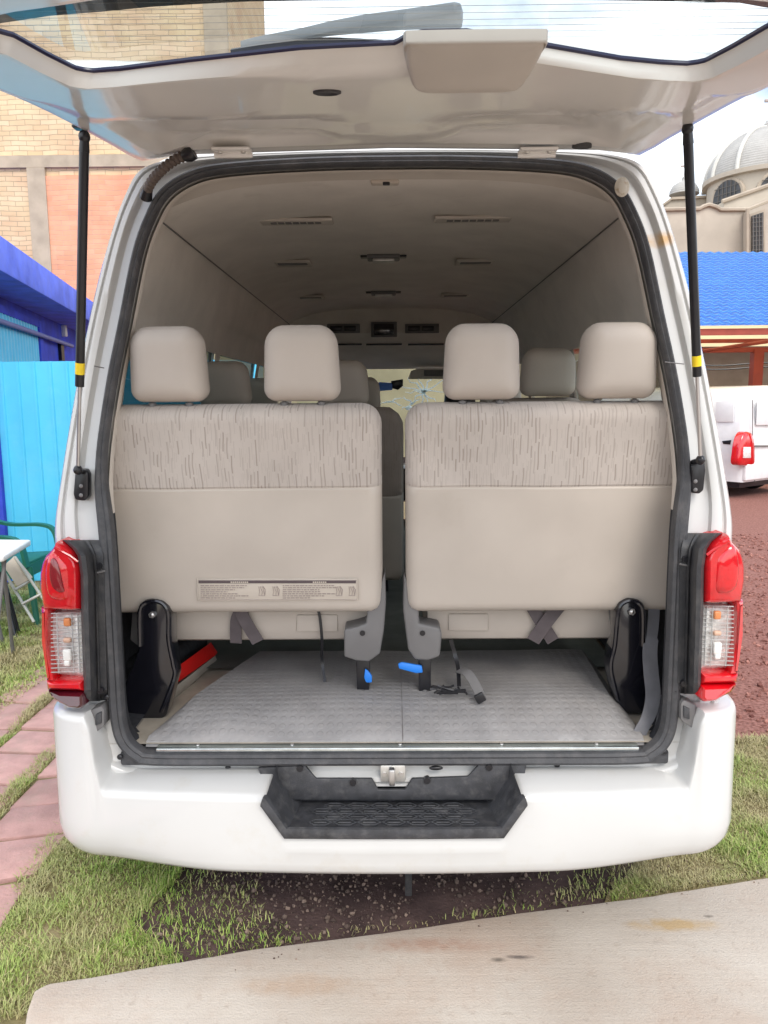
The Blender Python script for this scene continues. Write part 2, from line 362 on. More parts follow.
# trim between the rubber seal and the lining (the D-pillar and rear header covers)
pr = [[persp(p, .03) for p in inset(so, .024)], [persp(p, .05) for p in inset(so, .0275)], [persp(p, .075) for p in inset(so, .020)]]
tgt = lin3(2.42); 
def bell(p, q):
    k = .95-.4*smooth(1.75, 2.1, p.z); k2 = .12+.43*smooth(1.75, 2.1, p.z); return Vector((p.x+(q.x-p.x)*k, p.y+(q.y-p.y)*k2, p.z+(q.z-p.z)*k))
pr += [[bell(p, q) for p, q in zip(pr[2], tgt)], tgt]
seg('pillar_trim', pr, range(-12*ND+2, 12*ND-1), TRIM)
for s_ in (1, -1):
    seg('sill_corner', pr, [s_*j for j in range(12*ND-2, f0+3)], CARPET)
MB().loft([[Vector((x, y, .622)) for x in (-.89, .89)] for y in (2.13, 2.5, 3.3, 5.9)], closed_ring=False).build('cabin_floor', FLOORB, van)
MB().loft([[Vector((x, y, .641)) for x in (-.84, .84)] for y in (2.72, 3.3, 5.9)], closed_ring=False).build('floor_covering', FLOORC, van)
# dark joint between ceiling and side
for s_ in (1, -1):
    MB().tube([Vector((s_*(lin[c4][0]-.002), Y, lin[c4][1]-.002-.008*(Y-2.5))) for Y in YS], .0026, 6).build('joint_bead', GREYPL, van)
# front of the cabin: overhead console, cab ceiling, visors
mb = MB(); prof = [(5.48, 2.30), (5.48, 2.235), (5.5, 2.10), (5.55, 2.06), (5.9, 1.97), (6.15, 1.91), (6.3, 1.88), (6.3, 2.0)]
mb.loft([[Vector((x*(.9 if z > 2.2 else 1), y, z)) for x in (-.86, -.6, -.3, 0, .3, .6, .86)] for y, z in prof], closed_ring=False)
console = mb.build('overhead_console', LINER, van)
def con(px0, py0, px1, py1, name, m, Y=5.475, d=.02, par=console):
    a, b = W(px0, py0, Y), W(px1, py1, Y); MB().box(((a.x+b.x)/2, Y, (a.z+b.z)/2), (abs(b.x-a.x), d, abs(a.z-b.z)), bev=.004).build(name, m, par)
con(371, 322, 397, 337, 'screen_bezel', GREYPL); con(374, 324, 394, 335, 'screen', BLACKG, 5.46)
for a, b in ((327, 360), (405, 439)):
    con(a, 324, b, 333, 'air_vent', GREYPL)
    for k in range(2): con(a+3+k*14, 326, a+15+k*14, 331, 'vent_slot', BLACK, 5.462)
for a, b in ((336, 362), (366, 402), (408, 444)): con(a, 343.6, b, 345.2, 'panel_gap', BLACK, 5.60, .01)
v = MB().prism([W(px, py, 6.22) for px, py in ((408, 379), (411, 371), (418, 368.5), (470, 368.5), (478, 371), (480, 379))], (0, .02, 0), .004).build('sun_visor', LINER, van)
MB().prism([W(px, py, 6.20) for px, py in ((424, 370), (450, 370), (450, 376), (424, 376))], (0, .006, 0), .002).build('vanity_mirror', GREYPL, v)
m_ = MB().prism([W(px, py, 6.1) for px, py in ((379, 382), (392, 383), (392.5, 390), (380, 391), (377, 388))], (0, .02, 0), .006).build('rear_view_mirror', mat('mirror_blue_reflection', (.16, .34, .95), .5), van)  # bright blue reflection in the glass is painted in as base colour
MB().prism([W(px, py, 6.12) for px, py in ((391, 381), (403, 379), (403, 386), (398, 390), (391, 388))], (0, .03, 0), .004).build('mirror_mount', BLACK, m_)
MB().box((0, 6.5, .93), (1.66, .4, .3), bev=.06).build('dashboard', BLACK, van)
# cracks in the windscreen
def wsp(px, py):
    Y = 6.5
    for _ in range(5):
        p = W(px, py, Y); Y = 6.84-.06*(p.x/.8)**2 - (p.z-1.14)/(1.93-1.14)*.53
    return W(px, py, Y-.012)
ck = MB(); random.seed(3)
for (ax, ay), ends in {(424, 391): [(408, 378), (417, 377), (432, 376), (444, 380), (446, 392), (405, 392), (409, 404), (420, 410), (428, 404), (436, 402), (400, 386)], (412, 404): [(404, 396), (402, 410), (421, 398)], (388, 402): [(403, 398), (380, 404), (402, 405)]}.items():
    for ex, ey in ends:
        pts = [wsp(ax+(ex-ax)*t+random.uniform(-2, 2)*(0 < t < 1), ay+(ey-ay)*t+random.uniform(-1.6, 1.6)*(0 < t < 1)) for t in (0, .25, .5, .75, 1)]
        ck.tube(pts, [.009, .007, .006, .005, .002], 4)
ck.ell(wsp(424, 391), (.03, .006, .012)); ck.ell(wsp(409, 408), (.03, .008, .02))
CRK = bpy.data.materials.new('crack_white'); CRK.use_nodes = True; N_, L_, b_ = nodes(CRK); b_.inputs['Base Color'].default_value = (.9, .95, .95, 1)
tr_ = N_.new('ShaderNodeBsdfTranslucent'); tr_.inputs[0].default_value = (.95, 1, 1, 1); ms = N_.new('ShaderNodeMixShader'); ms.inputs[0].default_value = .8; L_.new(b_.outputs[0], ms.inputs[1]); L_.new(tr_.outputs[0], ms.inputs[2]); L_.new(ms.outputs[0], N_['Material Output'].inputs[0])
ck.build('glass_crack', CRK, screen)

# ---- ceiling fittings
def ceil(px, py, zz=0):
    p = G(px, py, 2.28)
    for _ in range(4):
        zc = np.interp(abs(p.x), [0, .25, .45, .60, .715], [2.29, 2.287, 2.272, 2.24, 2.188])-.008*(p.y-2.5); p = G(px, py, zc-zz)
    return p
for x0, x1, y in ((257, 334, 221), (434, 512, 218.5)):
    a, b = ceil(x0, y), ceil(x1, y); c = (a+b)/2; lv = MB().box((c.x, c.y, c.z-.002), (b.x-a.x, .07, .012), bev=.004).build('ceiling_vent', TRIM, van)
    for k in range(7):
        xx = a.x+(b.x-a.x)*(.2+.1*k); MB().box((xx, c.y-.008, c.z-.009), ((b.x-a.x)*.08, .02, .004)).build('vent_slot', GREYPL, lv)
for x0, x1, y, m in ((273, 313, 263, TRIM), (455, 495, 262, TRIM), (296, 326, 297, BLACK), (440, 470, 295, BLACK)):
    a, b = ceil(x0, y), ceil(x1, y); c = (a+b)/2; MB().box((c.x, c.y, c.z-.002), (b.x-a.x, .12, .014), bev=.005).build('ceiling_vent', TRIM, van)
    MB().box((c.x, c.y-.03, c.z-.009), ((b.x-a.x)*.8, .04, .008), bev=.003).build('vent_louvre', GREYPL if m is TRIM else BLACK, kids(van)[-1])
for px, py in ((383.5, 256), (383.5, 292)):
    c = ceil(px, py); dl = MB().box((c.x, c.y, c.z-.006), (.15, .10, .022), bev=.008).build('dome_lamp', GREYPL, van)
    MB().box((c.x, c.y-.01, c.z-.022), (.10, .06, .018), bev=.008).build('lamp_lens', ZINC, dl); MB().box((c.x, c.y, c.z-.003), (.21, .05, .01), bev=.003).build('switch_bar', BLACK, dl)
c = ceil(385, 181); hk = MB().box((c.x, c.y, c.z-.004), (.085, .03, .014), bev=.005).build('coat_hook', DIAL, van); MB().box((c.x+.004, c.y-.012, c.z-.011), (.022, .01, .01), bev=.003).build('catch', BLACK, hk)  # coat hook plate with its black catch, not a lamp

# ---- rubber seal round the opening
sl = MB(); path = [persp(p, -.012) for p in so]
k = len(path); rs = []
for i, p in enumerate(path):
    d = (path[(i+1) % k]-path[i-1]).normalized(); y = Vector((0, 1, 0)); n_ = d.cross(y).normalized(); y = n_.cross(d).normalized()
    lo = smooth(1.52, 1.28, p.z); hw = .0128+.0082*lo
    inw = 1 if n_.dot(Vector((0, 0, 1.4))-Vector((p.x, 0, p.z))) > 0 else -1; p = p+n_*inw*(hw+.001)
    prf = [(-1, .7), (-1, -.1), (-.82, -.62), (-.45, -.85), (-.2, -.70), (.05, -.82), (.4, -1), (.8, -.75), (1, -.1), (1, .7)]
    rs.append([p + n_*a*hw + y*b*.020 for a, b in prf])
sl.loft(rs, closed_path=True).build('weatherstrip', RUBBER, van)

# ---- rear sill, mat and strip
z_s = .628
mt = MB(); xs = np.linspace(0, 1, 61); rows = []
mprof = [(2.135, .610), (2.140, .626), (2.155, .636), (2.19, .650), (2.23, .665), (2.28, .678), (2.32, .684), (2.36, .686), (2.45, .686), (2.6, .686), (2.78, .686), (2.8, .64)]
for y, z in mprof:
    xl = np.interp(y, [2.135, 2.36, 2.8], [-.74, -.69, -.545]); xr = np.interp(y, [2.135, 2.36, 2.8], [.745, .745, .76]); row = []
    for t in xs:
        x = xl+(xr-xl)*t; ed = min(t, 1-t)
        zz = z - max(0, z-.637)*(1-smooth(0, .03, ed)) + .006*noise.noise((x*4, y*4, 1))*(1 if y > 2.145 else 0)
        zz += .012*math.exp(-((x+.50)/.07)**2-((y-2.21)/.04)**2)
        row.append(Vector((x, y, zz)))
    rows.append(row)
MATM = mat('studded_mat', (.275, .268, .268), .5, var=.1, vscale=9)
N_, L_, b_ = nodes(MATM)
t_ = N_.new('ShaderNodeTexCoord'); mp_ = N_.new('ShaderNodeMapping'); mp_.inputs['Scale'].default_value = (34, 34, 34); L_.new(t_.outputs['Object'], mp_.inputs[0])
fr = N_.new('ShaderNodeVectorMath'); fr.operation = 'FRACTION'; L_.new(mp_.outputs[0], fr.inputs[0])
sb = N_.new('ShaderNodeVectorMath'); sb.operation = 'SUBTRACT'; sb.inputs[1].default_value = (.5, .5, 0); L_.new(fr.outputs[0], sb.inputs[0])
sx = N_.new('ShaderNodeSeparateXYZ'); L_.new(sb.outputs[0], sx.inputs[0])
d2 = mathn(N_, L_, 'ADD', mathn(N_, L_, 'MULTIPLY', sx.outputs[0], sx.outputs[0]), mathn(N_, L_, 'MULTIPLY', sx.outputs[1], sx.outputs[1]))
dd = mathn(N_, L_, 'SQRT', d2); rp = N_.new('ShaderNodeMapRange'); rp.inputs[1].default_value = .38; rp.inputs[2].default_value = .27; L_.new(dd, rp.inputs[0])
bp = N_.new('ShaderNodeBump'); bp.inputs['Strength'].default_value = .45; bp.inputs['Distance'].default_value = .003; L_.new(rp.outputs[0], bp.inputs['Height']); L_.new(bp.outputs[0], b_.inputs['Normal'])
dirt(MATM, (.38, .355, .34), .45, .75, 6, .5)
mark(MATM, (.028, -4.5+2.2, .65), (.0025, .5, .2), (.12, .11, .11))  # mat's centre crease: its shade painted as a thin dark line
mt.loft(rows, closed_ring=False).build('floor_mat', MATM, van)
st = MB().box((.01, 2.122, .613), (1.42, .036, .012), bev=.003).build('sill_strip', ALU, van)
MB().box((.01, 2.122, .6195), (1.42, .009, .004), bev=.0015).build('groove', FLOORC, st)
for x in (-.58, -.3, 0.02, .32, .6): MB().ell((x, 2.122, .622), (.006, .006, .003), 10, 6).build('screw', STEEL, st)
MB().box((0, 2.155, .585), (1.62, .10, .044), bev=.01).build('rear_sill', RUBBER, van)

# ---- tool pouch and small clutter on the floor
tp = empty('tool_pouch', W(196, 668, 2.62), 'black tool pouch with a red band, lying behind the left black seat bracket', 'bag')
a, b = W(172, 684, 2.47), W(216, 648, 2.86); a.z = b.z = .66; d = (b-a); ang = math.atan2(d.y, d.x)
c = (a+b)/2; rz = Matrix.Rotation(ang, 3, 'Z')
nl = Vector((-d.y, d.x, 0)).normalized()*.105
MB().box((c.x+nl.x, c.y+nl.y, .70), (d.length*1.05, .15, .11), rz, .03, 3).build('pouch', CARPET, tp)
MB().prism([W(173, 686, 2.46), W(177, 668, 2.46), W(209, 644.5, 2.80), W(216, 655, 2.80)], (0, .03, 0), .003).build('red_band', REDP, tp)
MB().prism([W(172, 703, 2.46), W(174, 688, 2.46), W(214, 657, 2.80), W(216, 662, 2.80)], (0, .02, 0), .003).build('pale_edge', FLOORB, tp)

# ---- seats
def slab(width, height, T, rc_t, rc_b, re, bulge=.0, taper=0, seam=None, nx=28, nz=36, wr=0, seed=0):
    """a padded upholstered slab standing on z=0, back face towards -Y; returns list of MBs split at the seam."""
    hw, hh = width/2, height/2
    zs = [height*(.5-.5*math.cos(math.pi*i/nz)) for i in range(nz+1)]
    if seam:
        zs = sorted([z for z in zs if abs(z-seam) > .012] + [seam-.006, seam-.002, seam, seam+.002, seam+.006])
    def sdf(x, z):
        rc = rc_t if z > hh else rc_b; qx, qz = abs(x)-hw+rc, abs(z-hh)-hh+rc
        return -(math.hypot(max(qx, 0), max(qz, 0))+min(max(qx, qz), 0)-rc)
    def half(z):
        rc = rc_t if z > hh else rc_b; dz = (height-z) if z > hh else z
        return hw if dz >= rc else hw-rc+math.sqrt(max(0, rc*rc-(rc-dz)**2))
    G_ = {}
    for sg in (-1, 1):
        for iz, z in enumerate(zs):
            h = half(z)
            for ix in range(nx+1):
                x = h*math.sin(math.pi/2*(2*ix/nx-1)); d = max(0, sdf(x, z)); edge = ix in (0, nx) or iz in (0, len(zs)-1)
                y = 0 if edge else T/2*(1-max(0, 1-d/re)**2.4)**(1/2.4)
                y += bulge*(1-(x/hw)**2)*max(0, 1-((z-hh)/hh)**2)
                if wr and not edge: y += wr*noise.noise((x*5+seed, z*6, seed))*min(1, d/.05)
                if seam and abs(z-seam) < .004 and not edge: y -= .0035
                tf = 1-taper*(z/height-.4)
                G_[sg, iz, ix] = Vector((x*tf, sg*y, z))
    parts = []
    spl = [0, zs.index(seam), len(zs)-1] if seam else [0, len(zs)-1]
    for a, b in zip(spl, spl[1:]):
        mb = MB()
        for sg in (-1, 1): mb.loft([[G_[sg, iz, ix] for ix in range(nx+1)] for iz in range(a, b+1)], closed_ring=False)
        parts.append(mb)
    return parts
def xf(mb, M): mb.v = [tuple(M @ Vector(v)) for v in mb.v]; return mb
TILT = math.atan2(.115, .665)
def rear_seat(x0, x1, label, hx, seed, mirror):
    zb, yb = .962, 2.395
    M = Matrix.Translation(((x0+x1)/2, yb, zb)) @ Matrix.Rotation(TILT, 4, 'X')
    lo, up = slab(x1-x0, .668, .125, .06, .045, .045, .006, -.006, .425, wr=.006, seed=seed)
    seat = xf(lo, M).build('rear_seat', VINYL, van); seat['label'] = label
    xf(up, M).build('fabric_cover', FABRIC, seat)
    # headrests
    for i, hx_ in enumerate(hx):
        hz = .668+.008
        Mh = Matrix.Translation((hx_, yb, zb)) @ Matrix.Rotation(TILT, 4, 'X') @ Matrix.Translation((0, .005, hz)) @ Matrix.Rotation(R(-6), 4, 'X')
        h, = slab(.222, .220, .13, .058, .040, .06, .008, .10, nx=18, nz=20, wr=.003, seed=seed+i*3)
        ho = xf(h, Mh).build('headrest', HEADR, seat)
        for sx_ in (-.055, .055):
            ps = MB(); ps.cyl(Mh @ Vector((sx_, -.01, -.05)), Mh @ Vector((sx_, -.01, .02)), .006, 10); ps.cyl(Mh @ Vector((sx_, -.012, -.013)), Mh @ Vector((sx_, -.012, -.002)), .012, 10); ps.build('headrest_post', GREYPL, seat)
    # cushion under the backrest
    cx0, cx1 = x0+.12 if mirror < 0 else x0+.075, x1-.05 if mirror < 0 else x1-.16
    cu = MB(); Yc = 2.47; prof = []
    for y, z in ((Yc+.5, .985), (Yc+.05, .99), (Yc-.005, .97), (Yc-.018, .93), (Yc-.016, .87), (Yc+.0, .835), (Yc+.03, .822), (Yc+.5, .80)):
        prof.append((y, z))
    cu.loft([[Vector((x, y, z)) for y, z in prof] for x in np.linspace(cx0, cx1, 12)], closed_ring=True, cap=True)
    cu.build('seat_cushion', VINYL, seat)
    return seat, cx0, cx1, Yc
sL, lx0, lx1, Yc = rear_seat(-.925, -.030, 'last-row bench on the left, with an instruction plate on its back', (-.655, -.262), 1, -1)
sR, rx0, rx1, Yc = rear_seat(.042, .925, 'last-row bench on the right, with a crossed belt and plain back', (.266, .664), 9, 1)
# outer pedestal brackets (gloss black pressed steel with an arched rim)
def pedestal(seat, pts, arch, bolt, Y):
    o = MB().prism([W(px, py, Y) for px, py in pts], (0, .07, 0), .006, 3).build('seat_bracket', BLACKG, seat)
    MB().tube(spline([W(px, py, Y-.004) for px, py in arch], 5), .0075, 8).build('arched_rim', BLACKG, o)
    bb = MB(); c = W(*bolt, Y); bb.cyl(c+Vector((0, -.012, 0)), c+Vector((0, .01, 0)), .011, 6); bb.ell(c+Vector((0, -.012, 0)), (.007, .004, .007), 10, 6); bb.build('bolt', STEEL, o)
pedestal(sL, [(137, 615), (139, 606), (146, 600), (154, 599), (163, 601), (169, 607), (171, 616), (171, 640), (175, 665), (176, 676), (166, 716), (160, 720), (124, 721), (121, 715), (122, 690), (132, 668), (138, 650)],
         [(161, 712), (174, 678), (173, 664), (168.5, 640), (168, 614), (163, 604), (154, 601), (145, 603), (140, 612), (140, 646)], (153, 614), 2.315)
pedestal(sR, [(616, 612), (619, 603), (627, 598), (636, 599), (644, 605), (646, 614), (646, 650), (650, 672), (650, 705), (644, 714), (624, 714), (616, 702), (609, 668), (612, 650), (616, 640)],
         [(618, 700), (611, 668), (615, 645), (618, 614), (622, 604), (631, 600.5), (640, 604), (643, 614), (643, 646)], (631, 611), 2.315)
MB().prism([W(px, py, 2.39) for px, py in ((132, 612), (172, 610), (173, 640), (140, 648), (130, 640))], (0, .03, 0), .004).build('hinge_plate', GREYPL, sL)
MB().prism([W(px, py, 2.39) for px, py in ((610, 607), (652, 606), (650, 640), (614, 640))], (0, .03, 0), .004).build('hinge_plate', GREYPL, sR)
# inner legs with moulded grey covers and blue release tabs
def leg(seat, cov, legp, tab, screw, Y):
    o = MB().prism([W(px, py, Y) for px, py in cov], (0, .10, 0), .010, 3).build('leg_cover', GREYPL, seat)
    c = W(*screw, Y); bb = MB(); bb.cyl(c+Vector((0, -.003, 0)), c, .009, 12); bb.build('screw', BLACK, o)
    l = MB().prism([W(px, py, Y+.035) for px, py in legp], (0, .06, 0), .003).build('seat_leg', BLACK, seat)
    c = W((legp[0][0]+legp[1][0])/2, 692, Y+.03); bb = MB(); bb.cyl(c+Vector((0, -.004, 0)), c, .009, 12); bb.build('bolt', GREYPL, l)
    MB().prism([W(px, py, Y+.015) for px, py in tab], (0, .012, 0), .004, 2).build('release_tab', BLUEPL, seat)
leg(sL, [(344, 630), (357, 627), (366, 624), (368, 606), (374, 590), (381, 582), (385, 572), (386, 603), (384, 630), (380, 654), (369, 662), (356, 661), (344, 657)], [(356, 655), (370, 655), (369, 697), (357, 697)], [(365, 669), (368, 671), (372, 676), (372, 683), (366, 683), (364, 678)], (362.5, 633), 2.35)
leg(sR, [(404, 573), (409, 585), (414, 592), (419, 606), (419, 624), (440, 628), (442, 634), (440, 657), (428, 661), (415, 660), (408, 650), (403, 610)], [(419, 655), (431, 655), (431, 697), (419, 697)], [(398, 664), (402, 662.5), (422, 666), (423, 673), (416, 673.5), (399, 669)], (422.5, 633), 2.35)
for (x0, x1, s_) in ((347, 372, sL), (411, 440, sR)): MB().prism([W(x0, 698, 2.38), W(x1, 698, 2.38), W(x1-1, 694, 2.38), W(x0+1, 694, 2.38)], (0, .09, 0), .003).build('floor_bracket', BLACK, s_)
# instruction plate on the left seat back
def sb(px, py, out=0):     # a point on the left backrest's rear face
    Y = 2.35
    for _ in range(6):
        p = W(px, py, Y); Y = 2.395-.0685/math.cos(TILT)-(p.z-.962)*math.tan(TILT)+.0025
    return W(px, py, Y-out)
pl = MB(); q = [sb(*p) for p in ((197, 578.5), (357.5, 578.5), (358, 600), (197.5, 600.5))]; nb = Vector((0, -math.cos(TILT), -math.sin(TILT)))
cent = sum(q, Vector())/4; q0 = [p+nb*(-.002) for p in q]
plate = pl.prism(q0, nb*.006, .002).build('instruction_plate', DIAL, sL)
def strip(x0, y0, x1, y1, m, name, lift=.0045, mb=None):
    mm = mb or MB(); mm.prism([p+nb*lift for p in (sb(x0, y0), sb(x1, y0), sb(x1, y1), sb(x0, y1))], nb*.0012)
    return mm if mb else mm.build(name, m, plate)
strip(199, 580, 356, 582.6, INK, 'title_bar')
fr_ = MB(); pts = [sb(*p)+nb*.004 for p in ((198.5, 579.5), (356.5, 579.5), (356.8, 599), (199, 599.2))]; fr_.tube(pts, .0009, 5, closed=True); fr_.build('plate_border', INKF, plate)
tx = MB(); random.seed(5)
for bx in (201, 283):
    for r in range(7):
        y = 584.6+r*2.05; x = bx; end = bx+random.uniform(34, 54)*(1 if r not in (3, 6) else .7)
        while x < end:
            wd = random.uniform(1.2, 4.5); strip(x, y, min(end, x+wd), y+.75, None, '', .0045, tx); x += wd+.9
tx.build('printed_text', INKF, plate)
tt = MB()
for x0, x1 in ((231, 249), (313, 326)):
    x = x0
    while x < x1: strip(x, 580.7, x+1.5, 582, None, '', .006, tt); x += 2.0
tt.build('title_text', DIAL, plate)
ic = MB()
for x in (262, 276, 339, 352):
    for k in range(2):
        pts = [sb(x+dx-(3 if k else 0), 585+dy)+nb*.0048 for dx, dy in ((-3, 0), (2, 0), (3.4, 5), (2, 10), (-2, 10), (-1, 5))]
        ic.tube([sb(x-3+k*1.5, 586)+nb*.0048, sb(x-2+k*2.5, 591)+nb*.0048, sb(x-3+k*3, 595)+nb*.0048, sb(x+3, 595)+nb*.0048, sb(x+3.5-k*2, 589)+nb*.0048, sb(x+1, 585.5+k)+nb*.0048], .0011, 4, closed=bool(k))
ic.build('pictogram', INKF, plate)
# belts across the cushions
def strap(seat, pts, wpx, m, Y, name='seat_belt', th=.003):
    P = [W(px, py, Y+dy) for px, py, dy in pts]; P = spline(P, 6); ww = []
    for i in range(len(P)):
        t = (P[min(i+1, len(P)-1)]-P[max(i-1, 0)]).normalized(); n_ = t.cross(Vector((0, 1, 0))).normalized(); ww.append(n_*wpx*Y/F/2)
    return ribbon(P, ww, th).build(name, m, seat)
Ys = Yc-.03
strap(sL, [(246, 607, 0), (240, 612, -.006), (236, 622, -.006), (236, 643, .01)], 12, BELT, Ys); strap(sL, [(240, 610, -.008), (247, 624, -.010), (258, 642, .0)], 13, BELT, Ys-.004)
strap(sR, [(531, 605, 0), (541, 622, -.006), (553, 641, .01)], 13, BELT, Ys); strap(sR, [(560, 605, 0), (548, 620, -.012), (533, 641, .004)], 14, BELT, Ys-.005)
strap(sL, [(317, 606, 0), (320, 618, -.004), (322, 640, 0), (322, 660, .05), (325, 682, .02)], 3, BLACK, Ys-.005, 'pull_cord')
# stitched patches on the cushions
for s_, x0, x1, y0, y1 in ((sL, 297, 338, 614, 631), (sR, 448, 488, 613, 630)):
    MB().prism([W(px, py, Yc-.012) for px, py in ((x0, y0), (x1, y0), (x1, y1), (x0, y1))], (0, -.011, 0), .004).build('stitched_patch', VINYL, s_)
# black tie-down strap hanging to the floor on the right
cs = strap(sR, [(451, 640, 0), (455, 655, 0), (458, 668, -.03), (459, 686, -.10)], 4, BLACK, 2.44, 'tie_strap')
P = spline([W(459, 670, 2.40), W(467, 673, 2.36), W(475, 684, 2.32), W(482, 700, 2.275)], 6)
ribbon(P, [Vector((.013, .004, .006))]*len(P), .004).build('strap_tail', GREYPL, cs)
bk = MB(); bk.box(W(480, 698, 2.275), (.03, .012, .03), Matrix.Rotation(R(-30), 3, 'Y'), .003)
for k in range(7): bk.tube(spline([W(430+random.uniform(0, 38), 690+random.uniform(-5, 5), 2.31) for _ in range(4)], 4), .0035, 5)
bk.build('buckle', BLACK, cs)
# loose grey belt at the right corner
P = spline([W(655, 590, 2.36), W(653, 625, 2.33), W(650, 650, 2.30), W(651, 672, 2.27), W(653, 695, 2.235), W(649, 715, 2.20), W(639, 735, 2.175), W(641, 744, 2.165)], 8)
lb = ribbon(P, [Vector((.024*(1 if i_ > 12 else .8), .004, .0)) for i_ in range(len(P))], .003).build('loose_seat_belt', BELTG, van)
P = spline([W(640, 743, 2.165), W(652, 739, 2.18), W(661, 718, 2.21), W(661, 695, 2.25)], 8); ribbon(P, [Vector((.016, .004, .008))]*len(P), .003).build('belt_loop', BELTG, lb)
# rows further forward
def fwd_seat(x, Y, width, hx, m_f, m_v, zt=1.60, label=None, hr=.20, name='passenger_seat'):
    zb = .78; M = Matrix.Translation((x, Y, zb)) @ Matrix.Rotation(TILT, 4, 'X'); H = (zt-zb)/math.cos(TILT)
    lo, up = slab(width, H, .14, .09, .03, .05, .01, 0, H*.52, nx=14, nz=16)
    s_ = xf(lo, M).build(name, m_v, van); xf(up, M).build('fabric_cover', m_f, s_)
    if label: s_['label'] = label
    for h_ in hx:
        Mh = Matrix.Translation((h_, Y, zb)) @ Matrix.Rotation(TILT, 4, 'X') @ Matrix.Translation((0, 0, H+.008)); h, = slab(.23, hr, .12, .06, .04, .055, .008, .10, nx=12, nz=12); xf(h, Mh).build('headrest', HEADR if m_v is VINYL2 else m_f, s_)
    cu = MB().box((x, Y+.26, .86), (width-.02, .5, .17), bev=.05, seg=3).build('seat_cushion', m_v, s_)
    for dx in (-1, 1): MB().cyl((x+dx*(width/2-.1), Y+.3, .64), (x+dx*(width/2-.1), Y+.3, .8), .025).build('seat_leg', BLACK, s_)
    return s_
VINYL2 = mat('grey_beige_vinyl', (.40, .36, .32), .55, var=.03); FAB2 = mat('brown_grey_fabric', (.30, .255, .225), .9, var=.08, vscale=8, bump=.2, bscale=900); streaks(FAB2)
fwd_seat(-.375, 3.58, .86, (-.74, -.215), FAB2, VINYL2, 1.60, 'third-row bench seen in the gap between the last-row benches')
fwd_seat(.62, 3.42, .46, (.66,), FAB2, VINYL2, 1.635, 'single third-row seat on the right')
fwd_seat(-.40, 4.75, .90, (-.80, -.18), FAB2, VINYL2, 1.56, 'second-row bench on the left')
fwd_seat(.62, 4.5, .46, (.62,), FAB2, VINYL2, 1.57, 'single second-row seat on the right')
fwd_seat(-.24, 5.75, .5, (-.24,), BLACK, BLACK, 1.52, 'black front seat', name='front_seat'); fwd_seat(.50, 5.75, .52, (.50,), BLACK, BLACK, 1.52, 'black front seat', name='front_seat')

# ---- bumper
def plan(t):      # rear plan curve, t in -1..1 over the whole wrap: returns point and outward normal
    pass
hwb = 1.018; rcn = .14; Yb = 1.985
pl_pts = []
for y in (2.75, 2.6, 2.45, 2.3, 2.22): pl_pts.append((-hwb, y))
for a in np.linspace(0, 90, 10): pl_pts.append((-hwb+rcn-rcn*math.cos(R(a)), Yb+.035+rcn-rcn*math.sin(R(a))))
xsb = np.linspace(-hwb+rcn+.004, hwb-rcn-.004, 161)
for x in xsb: pl_pts.append((x, Yb+.035*(x/.79)**2))
right = [(-x, y) for x, y in pl_pts[:15]][::-1]; pl_pts += right
for _ in range(8): pl_pts = [pl_pts[0]] + [tuple((pl_pts[i-1][q]+2*pl_pts[i][q]+pl_pts[i+1][q])/4 for q in (0, 1)) for i in range(1, len(pl_pts)-1)] + [pl_pts[-1]]
def ztop(x, y):
    ax = abs(x)
    up = smooth(.836, .872, ax) if y < 2.2 else 1
    dip = 1-smooth(.302, .362, ax)
    return .528 + up*.226 - dip*.105, up, dip
rg = []
for i, (x, y) in enumerate(pl_pts):
    a = Vector(pl_pts[max(i-1, 0)]); b = Vector(pl_pts[min(i+1, len(pl_pts)-1)]); t = (b-a).normalized(); n_ = Vector((t.y, -t.x))
    zt, up, dip = ztop(x, y); D = .13*(1-.35*up); zi = zt+.018*(1-up)-.04*dip
    sc = lambda z: z
    prof = [(-D, zi-.05*0), (-D*.7, zi-.003), (-.022, zt+.002), (-.010, zt-.002), (-.003, zt-.009), (0, zt-.022), (.004, .43), (.005, .40), (.004, .36), (.001, .325), (-.004, .302), (-.013, .288), (-.03, .280), (-.14, .285)]
    tp_ = smooth(.45, .98, abs(x)); prof = [(d-tp_*.03*smooth(.42, .27, z)**1.5, z+tp_*.02*smooth(.36, .28, z)) for d, z in prof]
    prof[6] = (.004, min(.43, zt-.045)); prof[7] = (.005, min(.40, zt-.06))
    rg.append([Vector((x+n_.x*d, y+n_.y*d, z)) for d, z in prof])
bumper = MB().loft(rg, closed_ring=False).build('bumper', PAINT, van, angle=50)
# body sill panel behind the bumper ledge
MB().box((0, 2.185, .535), (1.70, .05, .13), bev=.012).build('rear_panel', PAINT, van)
# ---- step pad
def sp(px, py, Y): return W(px, py, Y)
STEP = mat('step_plastic', (.040, .041, .046), .5, var=.25, vscale=25, bump=.15, bscale=300); dirt(STEP, (.17, .165, .16), .5, .8, 30, .5)
mb = MB()
zf = .438
U = [(-.360, .60), (-.358, .533), (-.298, zf), (-.1, zf-.002), (.1, zf-.002), (.298, zf), (.358, .533), (.360, .60)]
def urow(Y, s, dz, zt_=.535): return [Vector((x*s, Y, min(z, zt_)+dz)) for x, z in U]
mb.loft([urow(1.974, 1.035, -.026), urow(1.971, 1.033, -.018), urow(1.972, 1.022, -.006), urow(1.974, 1.012, .003), urow(1.982, 1.004, .005), urow(1.99, .992, .001), urow(2.05, .965, .0, .56), urow(2.10, .945, 0, .585), urow(2.135, .93, .0, .60)], closed_ring=False)
bw = urow(2.135, .93, 0, .60); top_ = [Vector((v.x*1.0, 2.142, max(v.z, .57))) for v in bw]
mb.loft([bw, top_], closed_ring=False)
